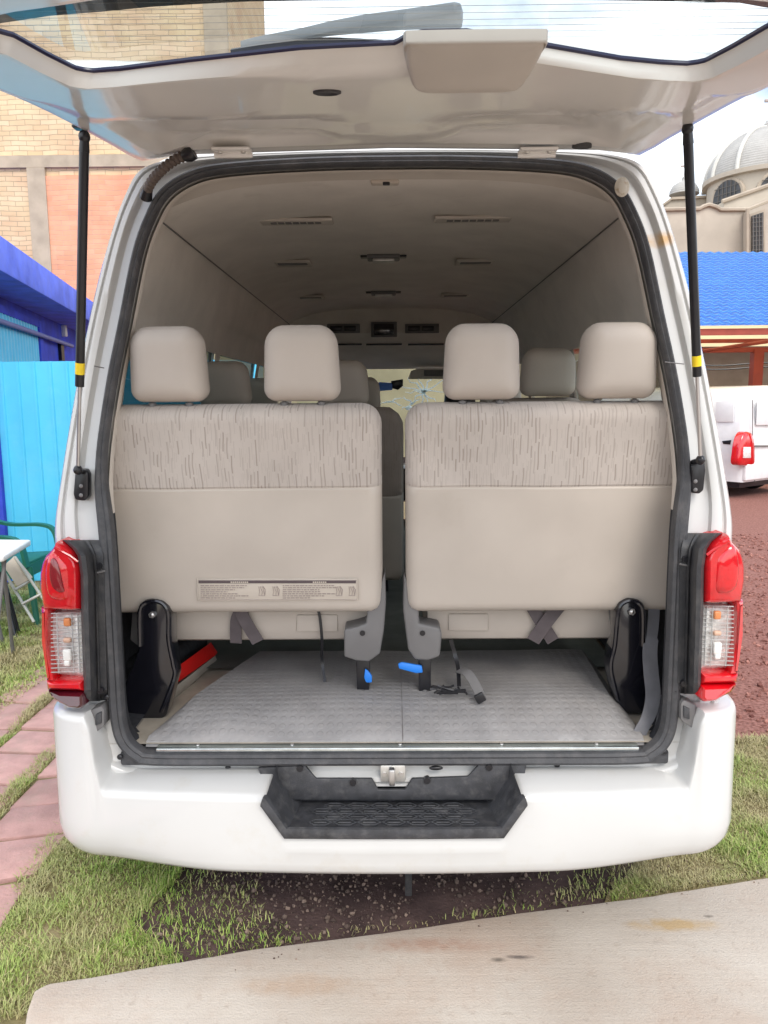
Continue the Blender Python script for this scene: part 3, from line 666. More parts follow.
step = mb.build('step_pad', STEP, bumper, angle=30)
hx_ = MB()
for r in range(4):
    for k in range(7):
        x = -.21+k*.07+(.035 if r % 2 else 0); y = 2.012+r*.030
        if abs(x) > .235: continue
        pts = [(x+.032*math.cos(R(a))*1.0, y+.0165*math.sin(R(a))) for a in range(0, 360, 60)]
        hx_.tube([Vector((p[0], p[1], zf+.001)) for p in pts], .0022, 6, closed=True); hx_.tube([Vector((x-.018, y, zf)), Vector((x+.018, y, zf))], .0022, 6)
hx_.build('tread', STEP, step)
ux = MB()   # upper black bracket strip either side of the latch
for pts in ([(258, 768), (305, 766), (316, 779), (372, 779), (378, 790), (405, 790), (412, 779), (468, 777), (480, 764), (527, 764), (520, 800), (268, 800)],):
    ux.prism([W(px, py, 2.094) for px, py in pts], (0, .012, 0), .003)
up_ = ux.build('step_bracket', STEP, bumper)
for px, py in ((353, 782), (427, 780), (300, 768), (489, 767)):
    c = W(px, py, 2.092); bb = MB(); bb.cyl(c+Vector((0, -.006, 0)), c+Vector((0, .01, 0)), .010, 12); bb.build('bolt', BLACK, up_)
# latch striker plate
c = W(393, 774, 2.09); lp = MB().box((c.x, 2.098, c.z), (.075, .014, .055), bev=.006).build('latch_striker', ZINC, van)
lb_ = MB(); lb_.box((c.x-.003, 2.082, c.z-.002), (.018, .03, .05), bev=.004); lb_.build('striker_loop', STEEL, lp)
for dx in (-.026, .024): MB().cyl((c.x+dx, 2.086, c.z), (c.x+dx, 2.095, c.z), .007, 6).build('bolt', STEEL, lp)
def plug(px, py, rx=.009, rz=.009, Y=2.135, par=van, name='rubber_plug'):
    c = W(px, py, Y); MB().ell((c.x, Y, c.z), (rx, .006, rz), 14, 8).build(name, BLACK, par)
plug(436, 768, .021, .007, 2.104); plug(228, 768, Y=2.13); plug(557, 765, Y=2.13); plug(120, 757, Y=2.10); plug(665, 752, Y=2.10); plug(107, 697, .009, .009, 2.095); plug(677, 691, .009, .009, 2.095)
# side buffers
for px, mir in ((95, 1), (690, -1)):
    y0 = 720 if mir > 0 else 714
    o = MB().prism([W(px+mir*dx, y0+dy, 2.075) for dx, dy in ((-6, -9), (6, -14), (9, -10), (9, 6), (6, 9), (-6, 17))], (0, .05, 0), .004).build('door_buffer', GREYPL, van)
    MB().prism([W(px+mir*dx, y0+dy, 2.068) for dx, dy in ((0, -5), (6, -8), (6, 4), (0, 6))], (0, .02, 0), .003).build('buffer_block', RUBBER, o)

# ---- tail lights
def lens_fn(Yf, sgn=1): return lambda x, z, h: Vector((x, Yf-h, z))
def lens(pts, Y, name, m, par, depth=.16, hgt=.03, curve=True, sgn=-1, zoff=0):
    P = [W(px, py, Y) for px, py in pts]; xo = max(abs(p.x) for p in P); poly = [(p.x, p.z) for p in P]
    def fn(x, z, h): # outer edge wraps round the corner of the van
        t = max(0, (abs(x)-(xo-.07))/.07); k_ = 1+.05*t*t/Y; return Vector((x*k_, (Y-h)+.05*t*t, CH+(z-CH)*k_))
    mb = MB(); puff(mb, poly, fn, [(0, -depth), (0, 0), (.002, hgt*.5), (.006, hgt*.85), (.013, hgt)]); return mb.build(name, m, par)
RIB = mat('rib_grey', (.50, .50, .50), .3); PEACH = mat('bulb_peach', (.70, .45, .33), .3); BULBW = mat('bulb_white', (.88, .88, .86), .2); MAROON = mat('maroon_lens', (.22, .006, .012), .15, coat=1)
def tail_light(side):
    f = (lambda pts: pts) if side < 0 else (lambda pts: [(784.5-px, py-7) for px, py in pts])
    Y = 2.05
    hs = [(64, 545), (80, 537), (103, 539), (107, 560), (109, 692), (100, 697), (86, 706), (80, 620), (78, 560)]
    P = [W(px, py, 2.08) for px, py in f(hs)]
    # moulded housing: deep beside the lens, stepping back to the seal
    mb = MB(); cols = []
    for py in (540, 548, 556, 575, 620, 660, 690, 701):
        xl = np.interp(py, [540, 548, 560, 620, 701], [62, 72, 80, 81, 84]); xr = np.interp(py, [540, 560, 701], [101, 105, 108]); row = []
        for t, Yv in ((0, 2.10), (.02, 2.02), (.12, 2.005), (.30, 2.012), (.42, 2.035), (.5, 2.062), (.56, 2.075), (.62, 2.07), (.66, 2.07), (.70, 2.085), (.96, 2.085), (1, 2.10)):
            row.append(W(*f([(xl+(xr-xl)*t, py)])[0], Yv + (.05 if py in (540, 701) else .012 if py == 548 else 0)))
        cols.append(row)
    tl = mb.loft(cols, closed_ring=False).build('tail_light', DARKPL, van)
    tl['label'] = 'left tail light with a dark lower lens' if side < 0 else 'right tail light, red above and below the clear lens'
    up = [(58, 541), (66, 545), (74, 550), (80, 557), (83, 566), (83.5, 608), (76, 609), (46, 608), (44.5, 598), (42.5, 586), (42.5, 572), (44.5, 562), (48, 554), (55, 547)]
    lens(f(up), Y, 'upper_lens', RED, tl)
    bu = [(50, 553), (58, 553), (66, 560), (70, 568), (71, 592), (66, 600), (52, 598), (47, 588), (46, 570)]
    P = [W(px, py, Y-.022) for px, py in f(bu)]
    def fb(x, z, h): return Vector((x, Y-.022-h, z))
    dn = dens([(p.x, p.z) for p in P], 4); cxx, czz = sum(p[0] for p in dn)/len(dn), sum(p[1] for p in dn)/len(dn); bmb = MB()
    bmb.loft([[fb(cxx+(x-cxx)*k_, czz+(z-czz)*k_, h_) for x, z in dn] for k_, h_ in ((1, -.012), (.99, .000), (.95, .004), (.86, .008), (.7, .011), (.45, .013), (.2, .014), (.02, .0142))])
    bmb.build('lens_bulge', RED, tl)
    gl = MB(); gl.tube([W(px, py, Y-.03) for px, py in f([(55, 548), (70, 556), (78, 562)])], .004, 6); gl.build('lens_rib', RED, tl)
    rim = [(44, 608), (84, 608), (85, 616), (87, 672), (88, 679), (48.5, 679), (46.5, 660), (44, 625)]
    o = [(48, 611), (84, 611), (85.5, 640), (87, 676), (54, 673), (50.5, 668), (48, 640), (46.5, 616)]
    lens(f([(42.5, 606), (50, 607), (50, 640), (54, 668), (56, 680), (48.5, 680), (46, 660), (43.5, 630)]), Y, 'red_edge', RED, tl, hgt=.022)
    inner = lens(f(o), Y+.028, 'reflector', REFL, tl, hgt=.012)
    rb = MB()
    for k in range(15):
        py = 612.5+k*4.2; rb.tube([W(*p, Y+.013) for p in f([(51, py+1), (85, py)])], .0016, 5)
    for x_ in (58, 73, 79): rb.tube([W(*p, Y+.012) for p in f([(x_-1.5, 613), (x_+1, 673)])], .0018, 5)
    rb.build('reflector_rib', RIB, tl)
    for py, m, wd, ht in ((622, ORANGE, .020, .024), (640, PEACH, .022, .014), (655, BULBW, .024, .034), (663, BULBW, .018, .018)):
        c = W(*f([(67.5, py)])[0], Y+.010); MB().box(c, (wd, .014, ht), bev=.005, seg=3).build('bulb', m, tl)
    if side < 0:
        P = [W(px, py, Y-.036) for px, py in f([(51, 559), (56, 560), (60, 570), (63, 584), (64, 592), (58, 592), (52, 586), (49.5, 574)])]
        dn = dens([(p.x, p.z) for p in P], 4); MB().loft([[Vector((sum(a[0] for a in dn)/len(dn)+(x-sum(a[0] for a in dn)/len(dn))*k_, Y-.033-h_, sum(a[1] for a in dn)/len(dn)+(z-sum(a[1] for a in dn)/len(dn))*k_)) for x, z in dn] for k_, h_ in ((1, -.01), (.97, .004), (.8, .007), (.4, .0085), (.02, .009))]).build('lens_recess', MAROON, tl)
    lens(f(o), Y, 'clear_lens', LENS, tl, depth=.02, hgt=.026)
    lens(f([(48.5, 677), (87.5, 676), (88, 689), (50, 688)]), Y, 'lower_lens', RED, tl)
    lens(f([(50, 687.5), (88, 688.5), (88.5, 702), (84, 707), (72, 706), (56, 697), (51, 690)]), Y, 'bottom_lens', DEEP if side < 0 else RED, tl)
    for (px, py) in ((99, 566), (101, 690)):
        c = W(*f([(px, py)])[0], 2.08); MB().cyl(c+Vector((0, -.006, 0)), c+Vector((0, .01, 0)), .009, 12).build('housing_screw', BLACK, tl)
    MB().tube([W(*p, 2.078) for p in f([(95, 573), (105, 571)])], .003, 6).build('housing_step', GREYPL, tl)
tail_light(-1); tail_light(1)

# ---- tailgate, raised
A = math.atan(.1); PO = Vector((0, 2.24, CH+.69)); VV = Vector((0, -math.cos(A), -math.sin(A))); UU = Vector((1, 0, 0)); NN = Vector((0, math.sin(A), -math.cos(A)))
def T(u, v, w_=0): return PO+UU*u+VV*v+NN*w_
def HP(px, py, w_=0):
    d = ray(px, py); o = Vector((0, 0, CH)); t = (PO+NN*w_-o).dot(NN)/d.dot(NN); p = o+d*t-PO; return p.dot(UU), p.dot(VV)
half_o = [HP(392, 150, .016), HP(600, 152, .016), HP(628, 158.5, .016), HP(646, 157, .016), HP(668, 143, .016), HP(700, 125, .016), HP(733, 107, .016), HP(768, 89, .016)]
hl_ = [(u, v) for u, v in half_o]; u_end, v_end = hl_[-1]
hl_ += [(u_end+.025, v_end+.12), (u_end+.03, v_end+.35), (.92, 1.25), (.88, 1.45), (.80, 1.52), (.4, 1.55), (0, 1.555)]
outl = hl_ + [(-u, v) for u, v in reversed(hl_[1:-1])]
gh = [HP(392, 47), HP(545, 51), HP(600, 60), HP(660, 66), HP(690, 67.5), HP(706, 64), HP(735, 49), HP(768, 30)]
gh[0] = (0, gh[1][1]-.004)
vb = HP(384, -6)[1]
gh += [(gh[-1][0]+.05, gh[-1][1]+.06), (gh[-1][0]+.02, vb-.03), (gh[-1][0]-.12, vb+.01), (.3, vb+.045), (0, vb+.05)]
glo = gh + [(-u, v) for u, v in reversed(gh[1:-1])]
glo = [HP(475, 35.5), HP(525, 36), HP(541, 40), HP(550, 49)] + gh[2:] + [(-u, v) for u, v in reversed(gh[2:-1])] + [HP(300, 52), HP(396, 47), HP(408, 40), HP(424, 36.5)]
gc = (0, sum(v for u, v in gh)/len(gh)-.0)
gcv = (gh[0][1]+gh[-1][1])/2
def cast(poly, ang):
    d = Vector((math.cos(ang), math.sin(ang)*.32)); best = 0; n = len(poly); o = Vector((0, gcv))
    for i in range(n):
        a, b = Vector(poly[i]), Vector(poly[(i+1) % n]); e_ = b-a; den = d.x*e_.y-d.y*e_.x
        if abs(den) < 1e-9: continue
        t = ((a.x-o.x)*e_.y-(a.y-o.y)*e_.x)/den; s_ = ((a.x-o.x)*d.y-(a.y-o.y)*d.x)/den
        if t > 0 and -1e-6 <= s_ <= 1+1e-6: best = max(best, t)
    return o+d*best
ANG = [2*math.pi*i/220 for i in range(220)]
oc = [cast(outl, a) for a in ANG]; gcst = [cast(glo, a) for a in ANG]
def hgt(u, v, f):     # pressed shape of the inner panel, metres towards the ground
    h = .016*smooth(0.0, .025, f)
    h += .007*smooth(.10, .16, f)
    if v < gh[1][1]:
        k = smooth(.12, .2, f)*smooth(.98, .9, f)
        h -= .022*k*smooth(.13, .17, v)*smooth(.44, .38, v)*smooth(.78, .68, abs(u))*smooth(.10, .2, abs(u))
        h += .010*k*math.exp(-((v-.30)/.02)**2)*smooth(.7, .55, abs(u))
        h -= .010*k*smooth(.02, .05, v)*smooth(.11, .08, v)*smooth(.52, .48, abs(u))*smooth(.24, .27, abs(u))
    h -= .026*smooth(.90, 1.0, f)
    return h
rr = [[T(p.x, p.y, -.045) for p in oc], [T(p.x, p.y, -.01) for p in oc]]
for f in (0, .02, .05, .08, .11, .14, .18, .22, .28, .34, .40, .46, .52, .58, .64, .70, .76, .82, .87, .91, .95, .98, 1):
    row = []
    for p, q in zip(oc, gcst):
        r = p.lerp(q, f); row.append(T(r.x, r.y, hgt(r.x, r.y, f)))
    rr.append(row)
# outer skin above
rr_out = [[T(p.x, p.y, -.045) for p in oc], [T(*p.lerp(q, .12), -.055) for p, q in zip(oc, gcst)], [T(*p.lerp(q, .5), -.040) for p, q in zip(oc, gcst)], [T(*p.lerp(q, .72), -.022) for p, q in zip(oc, gcst)], [T(*p.lerp(q, .92), -.010) for p, q in zip(oc, gcst)], [T(*q, -.008) for q in gcst], [T(*q, -.004) for q in gcst]]
tg = MB().loft(rr).loft(rr_out).build('tailgate', PAINT_IN, van, angle=45)
# window pane, frit border and edge bead
g_ = MB(); gp = [T(q.x*1.01, gcv+(q.y-gcv)*1.01, -.010) for q in gcst]; g_.add(gp, [tuple(range(len(gp)))]); pane = g_.build('window_pane', SKYGLASS, tg)
MB().tube([T(q.x, q.y, -.007) for q in gcst], .0048, 6, closed=True).build('window_bead', NAVY, tg)
fr = []; FRIT = mat('black_frit', (.014, .010, .010), .35)
for q in gcst: fr.append(q)
mb = MB(); lowr = [q for q in gcst if q.y > vb-.14]
bandtop = []
for px, py in ((-60, 38), (0, 20.5), (50, 13), (100, 9), (150, 4), (200, 1), (260, -2), (384, -5), (520, -4), (640, -2), (700, -1), (740, 0), (768, 5), (830, 20)): bandtop.append(HP(px, py, -.018))
mb.prism([T(u, v, -.018) for u, v in bandtop] + [T(.90, 1.16, -.018), T(-.90, 1.16, -.018)], NN*.004).build('frit_band', FRIT, tg)
hd = MB()   # heater lines
for k in range(9):
    v = gh[1][1]+.03+k*.028; hd.tube([T(-.8, v, -.0125), T(0, v, -.0125), T(.8, v, -.0125)], .0004, 4)
hd.build('heater_line', mat('heater_line', (.30, .28, .25), .5), pane)
# wiper above the glass, motor cover below
mb = MB(); mb.prism([T(*HP(px, py, -.07), -.07) for px, py in ((240, 50), (300, 39), (330, 32), (362, 26), (408, 20), (455, 13.5), (461, 15), (463, 22), (462, 29), (400, 31), (362, 34), (330, 37), (300, 41))], NN*-.02, .004)
wp = mb.build('wiper', mat('wiper_grey', (.22, .235, .25), .5), tg)
MB().tube(spline([T(*HP(px, py, -.06), -.06) for px, py in ((232, 52), (270, 46), (320, 41), (360, 42), (400, 45))], 4), .006, 6).build('wiper_blade', BLACK, wp)
vt_ = HP(475, 36)[1]-.004; ua, ub = HP(403.5, 50, .02)[0], HP(546.5, 50, .02)[0]; um = (ua+ub)/2; hwp = (ub-ua)/2
po = []
for fu, fv in ((1, .0), (.995, .22), (.965, .45), (.91, .70), (.865, .86), (.78, .96), (.6, .995), (.3, 1.0)): po.append((um+hwp*fu, vt_-.14*fv))
po = po + [(2*um-u, v) for u, v in reversed(po)] + [(um-hwp*.97, vt_+.010), (um-hwp*.8, vt_+.016), (um+hwp*.8, vt_+.016), (um+hwp*.97, vt_+.010)]
cu_, cv_ = um, vt_-.06; pod = dens(po, 3); pmb = MB()
def podh(v, k): return .017+.036*max(0, min(1, (vt_-v)/.14))+k
prs = [[T(u, v, -.006) for u, v in pod], [T(u, v, .010) for u, v in pod], [T(u, v, .0125) for u, v in pod], [T(cu_+(u-cu_)*.988, cv_+(v-cv_)*.985, .014) for u, v in pod], [T(cu_+(u-cu_)*.985, cv_+(v-cv_)*.98, max(.0145, podh(v, -.012))) for u, v in pod]]
for k, dh in ((.972, -.008), (.95, -.004), (.92, -.001), (.87, .001), (.6, .003), (.3, .004), (.003, .004)): prs.append([T(cu_+(u-cu_)*k, cv_+(v-cv_)*k, podh(cv_+(v-cv_)*k, dh)) for u, v in pod])
pmb.loft(prs).build('wiper_motor_cover', POD, tg, angle=50)
for px, py, rx in ((327, 88.5, .028), (582, 144, .026)):
    u, v = HP(px, py, .018); mb = MB(); rings_ = [[T(u+math.cos(a)*rx*s_, v+math.sin(a)*rx*.5*s_, h) for a in np.linspace(0, 2*math.pi, 21)[:-1]] for s_, h in ((1, .0), (1, .027), (.8, .029), (.7, .024))]
    mb.loft(rings_); mb.add(rings_[-1], [tuple(range(20))]); mb.build('access_plug', DARKPL, tg)
for px in (233, 537):     # hinges
    u, v = HP(px, 152, .03); h_ = MB(); c = T(u, v+.015, .028)
    h_.box(c, (.10, .045, .008), Matrix.Rotation(A, 3, 'X'), .003); h_.box(T(u, v-.02, .032), (.075, .05, .014), Matrix.Rotation(A, 3, 'X'), .004); h_.cyl(T(u-.05, v-.005, .036), T(u+.05, v-.005, .036), .008, 10)
    h_.build('hinge', PAINT_IN, tg); 
    for dx in (-.03, .03): MB().ell(T(u+dx, v+.018, .034), (.007, .007, .004), 8, 6).build('hinge_bolt', ZINC, tg)
# handle recess on the far lower panel (faces the ground when raised)
MB().box(T(0, 1.40, .05), (.30, .10, .03), Matrix.Rotation(A, 3, 'X'), .01).build('pull_handle', DARKPL, tg)
# corrugated wiring boot
bp_ = spline([W(146, 193, 2.235), W(152, 181, 2.20), W(162, 170, 2.17), W(175, 160, 2.15), W(190, 154, 2.13)], 14)
BOOT = mat('brown_rubber', (.10, .075, .062), .6, var=.1)
bt = MB().tube(bp_, [.0125+.0022*math.sin(i*1.6) for i in range(len(bp_))], 12).build('wiring_boot', BOOT, van)
MB().tube([bp_[-6], bp_[-2], bp_[-1]+Vector((.01, 0, .006))], [.015, .020, .020], 12).build('boot_end', BLACK, bt); MB().tube([bp_[0]+Vector((-.004, .01, -.01)), bp_[4]], [.018, .014], 12).build('boot_end', BLACK, bt)
# round plug on the right pillar
c = W(622, 187, 2.235); ro = MB(); ro.ell(c, (.021, .005, .027), 18, 10); ro.ell(c+Vector((-.001, -.003, 0)), (.015, .005, .020), 18, 10); ro.build('pillar_roundel', mat('rusty_plug', (.50, .45, .37), .6, col2=(.33, .24, .15), vscale=60, ramp=(.5, .7)), van)
# gas struts
def strut(top, mid, bot, br, Yt, Yb_, band0, band1):
    a, b, c = W(*top, Yt), None, W(*bot, Yb_)
    tt_ = (mid[1]-top[1])/(bot[1]-top[1]); b = a.lerp(c, tt_)
    s_ = MB().tube([a+(c-a)*.045, b], .0118, 14).build('gas_strut', BLACK, van)
    MB().tube([b, c], .0052, 10).build('strut_rod', STEEL, s_)
    f0_, f1_ = [(y-top[1])/(bot[1]-top[1]) for y in (band0, band1)]
    MB().tube([a.lerp(c, f0_), a.lerp(c, f1_)], .0123, 14).build('yellow_band', YELLOW, s_)
    e_ = MB(); e_.tube([a, a+(c-a)*.05], [.010, .013], 10); e_.ell(a+(c-a)*.01, (.014, .014, .016), 12, 8); e_.box(a+Vector((.0, 0, .012)), (.05, .03, .006), bev=.002); e_.build('ball_socket', BLACK, s_)
    k_ = MB(); k_.prism([W(px, py, Yb_+.035) for px, py in br], (0, .03, 0), .005, 3); k_.ell(c, (.012, .016, .014), 12, 8); k_.cyl(c, c+Vector((0, .05, -.01)), .008, 10); k_.build('strut_bracket', BLACK, s_)
    for q_ in (.55, .85):
        p = W((br[0][0]+br[1][0])/2+1, br[0][1]+(br[-2][1]-br[0][1])*q_, Yb_+.033); MB().ell(p, (.006, .003, .006), 10, 6).build('bolt', GREYPL, s_)
strut((84.5, 133), (80, 377), (78, 470), [(75, 469), (85, 469), (88, 474), (88, 497), (84, 501), (75, 500), (73, 494)], 1.93, 2.09, 352, 364)
strut((687.5, 125), (697, 367), (700.5, 460), [(691, 466), (698, 459), (705, 460), (706, 470), (704, 490), (700, 494), (692, 493)], 1.93, 2.09, 345, 356)
# short panel joints across the rear pillars
for px0, px1, py in ((94, 104, 367), (665, 684, 363)):
    MB().tube([W(px0, py-1, 2.145), W((px0+px1)/2, py, 2.15), W(px1, py+1, 2.165)], .0016, 5).build('panel_joint', GREYPL, van)
# wheels and tow eye
TYRE = mat('tyre', (.02, .02, .021), .8)
for x in (-.82, .82):
    for y in (3.35, 6.1):
        wh = MB().lathe([(.20, -.1), (.30, -.1), (.325, -.07), (.325, .07), (.30, .1), (.20, .1), (.20, -.1)], (x, y, .325), 28, 'X').build('wheel', TYRE, van)
        MB().lathe([(.0, .06), (.08, .07), (.19, .03), (.205, .09), (.205, -.09), (0, -.05)], (x, y, .325), 28, 'X').build('rim', STEEL, wh)
c = W(408.5, 884, 2.25); mb = MB(); mb.box((c.x, 2.25, c.z+.03), (.022, .012, .14), bev=.003); mb.build('tow_eye', DARKPL, van)
MB().box((0, 4.4, .42), (1.5, 4.0, .1)).build('underbody', BLACK, van)

# ================================================================== GROUND
SOIL = mat('soil', (.060, .036, .034), .95, col2=(.15, .095, .085), vscale=5, detail=10, ramp=(.4, .75), bump=.6, bscale=60)
def sheet(name, pts, z, m, th=0, kind='structure', bev=0):
    mb = MB()
    if th: mb.prism([Vector((x, y, z-th)) for x, y in pts], (0, 0, th), bev, 2)
    else: mb.add([Vector((x, y, z)) for x, y in pts], [tuple(range(len(pts)))])
    return tag(mb.build(name, m), kind=kind)
sheet('ground', [(-300, -60), (300, -60), (300, 400), (-300, 400)], 0, SOIL)
GRAV = mat('red_gravel', (.165, .062, .048), .95, col2=(.34, .16, .13), vscale=55, detail=8, ramp=(.35, .7), bump=1, bscale=70)
def wob(a, b, n, amp, seed):
    o = []
    for i in range(n):
        t = i/n; p = Vector(a).lerp(Vector(b), t); o.append((p.x+amp*noise.noise((t*9, seed, 0)), p.y+amp*noise.noise((t*9, seed, 5))))
    return o
sheet('gravel_yard', wob((.95, 3.15), (3.2, 3.7), 24, .15, 1)+[(3.2, 3.7), (60, 9), (60, 70), (-.95, 70), (-.95, 9), (.9, 9)], .004, GRAV)
LAWN = mat('lawn_soil', (.15, .13, .055), .95, col2=(.26, .21, .11), vscale=4, detail=9, bump=.6, bscale=80)
DRY = LAWN
sheet('lawn', [(-40, 2.0), (-2.06, 2.0), (-1.98, 3), (-2.03, 4.2), (-2.0, 5.2), (-1.0, 5.6), (-1.0, 9), (-40, 9)], .006, LAWN)
sheet('lawn', wob((-1.3, 1.4), (-1.28, 2.7), 8, .05, 3)+wob((-1.28, 2.7), (-.82, 2.6), 8, .06, 4)+wob((-.82, 2.6), (-.88, 2.25), 10, .10, 6)+wob((-.88, 2.25), (-.72, 2.0), 8, .06, 7)+[(-.7, 1.4)], .006, LAWN)
sheet('lawn', wob((.62, 2.2), (.95, 2.6), 12, .06, 8)+wob((.9, 2.55), (1.05, 3.25), 8, .05, 9)+wob((1.05, 3.25), (4, 3.9), 16, .10, 10)+[(6, 4.2), (6, 2.2)], .008, LAWN)
# paver path
PAV = mat('pink_paver', (.44, .26, .235), .9, vscale=12, var=.12, bump=.3, bscale=90)
N_, L_, b_ = nodes(PAV); ge = N_.new('ShaderNodeNewGeometry'); hs_ = N_.new('ShaderNodeHueSaturation'); src = b_.inputs['Base Color'].links[0].from_socket
L_.new(src, hs_.inputs['Color']); L_.new(mathn(N_, L_, 'ADD', mathn(N_, L_, 'MULTIPLY', ge.outputs['Random Per Island'], .25), .87), hs_.inputs['Value']); L_.new(hs_.outputs[0], b_.inputs['Base Color'])
dirt(PAV, (.30, .25, .20), .5, .8, 7, .6)
sheet('path_bed', [(-2.02, .5), (-1.22, .5), (-1.2, 5.6), (-2.0, 5.6)], .003, LAWN)
pv = MB(); random.seed(11)
for ci, (xa, xb) in enumerate(((-1.525, -1.235), (-1.835, -1.565), (-2.14, -1.875))):
    y = .3+ci*.17
    while y < 5.4:
        ln = random.choice((.25, .28, .30, .33)); sh = -.02*(y-2)
        j = lambda: random.uniform(-.012, .012)
        sk = .07 if ci == 0 else -.03
        pv.prism([Vector((xa+sh+j(), y+j(), -.03)), Vector((xb+sh+j(), y+sk+j(), -.03)), Vector((xb+sh+j(), y+ln-.018+sk+j(), -.03)), Vector((xa+sh+j(), y+ln-.018+j(), -.03))], (0, 0, .045+random.uniform(-.004, .006)), .008, 2); y += ln
tag(pv.build('paver_path', PAV), kind='structure')
# concrete walk
CONC = mat('concrete', (.41, .345, .285), .9, col2=(.58, .525, .455), vscale=1.6, detail=10, ramp=(.3, .7), bump=.25, bscale=160)
dirt(CONC, (.44, .34, .26), .45, .75, 1.3, .55); dirt(CONC, (.20, .16, .14), .68, .80, 9, .6); dirt(CONC, (.30, .24, .19), .55, .72, 45, .45); dirt(CONC, (.46, .33, .25), .5, .62, .7, .5)
N_, L_, b_ = nodes(CONC); t_ = N_.new('ShaderNodeTexCoord'); mp_ = N_.new('ShaderNodeMapping'); mp_.inputs['Scale'].default_value = (2.2, 60, 1); mp_.inputs['Rotation'].default_value = (0, 0, R(-11)); L_.new(t_.outputs['Object'], mp_.inputs[0])
n_ = N_.new('ShaderNodeTexNoise'); n_.inputs['Scale'].default_value = 1.0; n_.inputs['Detail'].default_value = 4; L_.new(mp_.outputs[0], n_.inputs[0])
ob = b_.inputs['Normal'].links[0].from_node; bp = N_.new('ShaderNodeBump'); bp.inputs['Strength'].default_value = .22; bp.inputs['Distance'].default_value = .006
L_.new(n_.outputs[0], bp.inputs['Height']); L_.new(ob.outputs[0], bp.inputs['Normal']); L_.new(bp.outputs[0], b_.inputs['Normal'])
zc = .05
for px_, py_, sz, cl_ in ((520, 957, (.05, .010, .05), (.16, .13, .11)), (498, 960, (.03, .012, .05), (.18, .15, .12)), (672, 925, (.16, .035, .1), (.50, .36, .20)), (430, 945, (.25, .04, .1), (.42, .29, .22)), (708, 916, (.02, .01, .05), (.2, .17, .14)), (300, 985, (.22, .05, .1), (.44, .34, .26))):
    g_p = G(px_, py_, .05); mark(CONC, (g_p.x, g_p.y, .05), sz, cl_)
cp = [G(px, py, zc) for px, py in ((24, 1030), (27, 1010), (34, 990), (48, 983), (70, 980), (250, 949), (400, 930), (500, 915), (640, 897), (768, 877))]
cpts = [(p.x, p.y) for p in cp]; d_ = Vector(cpts[-1])-Vector(cpts[-3]); e_ = Vector(cpts[-1])+d_*8
fine = []
for i in range(4, len(cpts)-1):
    a, b = Vector(cpts[i]), Vector(cpts[i+1])
    for k in range(10):
        t = k/10; q = a.lerp(b, t); fine.append((q.x, q.y+.004*noise.noise((q.x*14, 0, 3))))
sheet('concrete_walk', cpts[:4]+fine+[cpts[-1], (e_.x, e_.y), (8, -6), (-1.9, -6), (-1.12, .9)], zc, CONC, .12, bev=.008)

# ---- grass, pebbles (nobody could count them)
def blades(name, regions, mt_, n_per, hmin, hmax, wid, z=.0, seed=1):
    r = np.random.default_rng(seed); V = []; Fs = []; k = 0
    for poly, dens_, hs in regions:
        P = np.array(poly); mn, mxx = P.min(0), P.max(0); cnt = int((mxx[0]-mn[0])*(mxx[1]-mn[1])*dens_)
        pts = r.uniform(mn, mxx, (cnt, 2)); ins = np.zeros(cnt, bool); x, y = pts[:, 0], pts[:, 1]
        for i in range(len(P)):
            x1, y1 = P[i]; x2, y2 = P[(i+1) % len(P)]; c_ = ((y1 > y) != (y2 > y)) & (x < (x2-x1)*(y-y1)/(y2-y1+1e-12)+x1); ins ^= c_
        pts = pts[ins]
        keep = np.array([noise.noise((p[0]*3.1, p[1]*3.1, seed))+.45*noise.noise((p[0]*9, p[1]*9, seed+2)) > -.72+.35*r.random() for p in pts], bool) if len(pts) else []
        pts = pts[keep]; n = len(pts)
        a = r.uniform(0, 6.283, n); cl = np.array([.85+.9*noise.noise((p[0]*6, p[1]*6, seed+9)) for p in pts]); h = r.uniform(hmin, hmax, n)*hs*np.clip(cl, .35, 1.7); ln = r.uniform(.3, 1.3, n)*h; wd = wid*r.uniform(.6, 1.3, n)*(1 if hs < 1.5 else 1.6)
        dx, dy = np.cos(a), np.sin(a); px, py = -dy*wd/2, dx*wd/2
        b0 = np.stack([pts[:, 0]-px, pts[:, 1]-py, np.full(n, z)], 1); b1 = np.stack([pts[:, 0]+px, pts[:, 1]+py, np.full(n, z)], 1)
        m0 = np.stack([pts[:, 0]+dx*ln*.35-px*.8, pts[:, 1]+dy*ln*.35-py*.8, z+h*.62], 1); m1 = np.stack([pts[:, 0]+dx*ln*.35+px*.8, pts[:, 1]+dy*ln*.35+py*.8, z+h*.62], 1)
        tp_ = np.stack([pts[:, 0]+dx*ln, pts[:, 1]+dy*ln, z+h*.95], 1)
        V.append(np.stack([b0, b1, m1, m0, tp_], 1).reshape(-1, 3)); base_ = k+np.arange(n)*5; k += n*5
        Fs.append((base_))
    V = np.concatenate(V); B = np.concatenate(Fs); me = bpy.data.meshes.new(name)
    faces = []
    for b in B.tolist(): faces.append((b, b+1, b+2, b+3)); faces.append((b+3, b+2, b+4))
    me.from_pydata(V.tolist(), [], faces); me.materials.append(mt_); o = bpy.data.objects.new(name, me); COL.objects.link(o); return tag(o, kind='stuff')
GR = bpy.data.materials.new('grass'); GR.use_nodes = True; N_, L_, b_ = nodes(GR); b_.inputs['Roughness'].default_value = .6
ge = N_.new('ShaderNodeNewGeometry'); rp = N_.new('ShaderNodeValToRGB'); L_.new(ge.outputs['Random Per Island'], rp.inputs[0])
rp.color_ramp.elements[0].color = (.15, .26, .035, 1); rp.color_ramp.elements[1].color = (.50, .43, .22, 1)
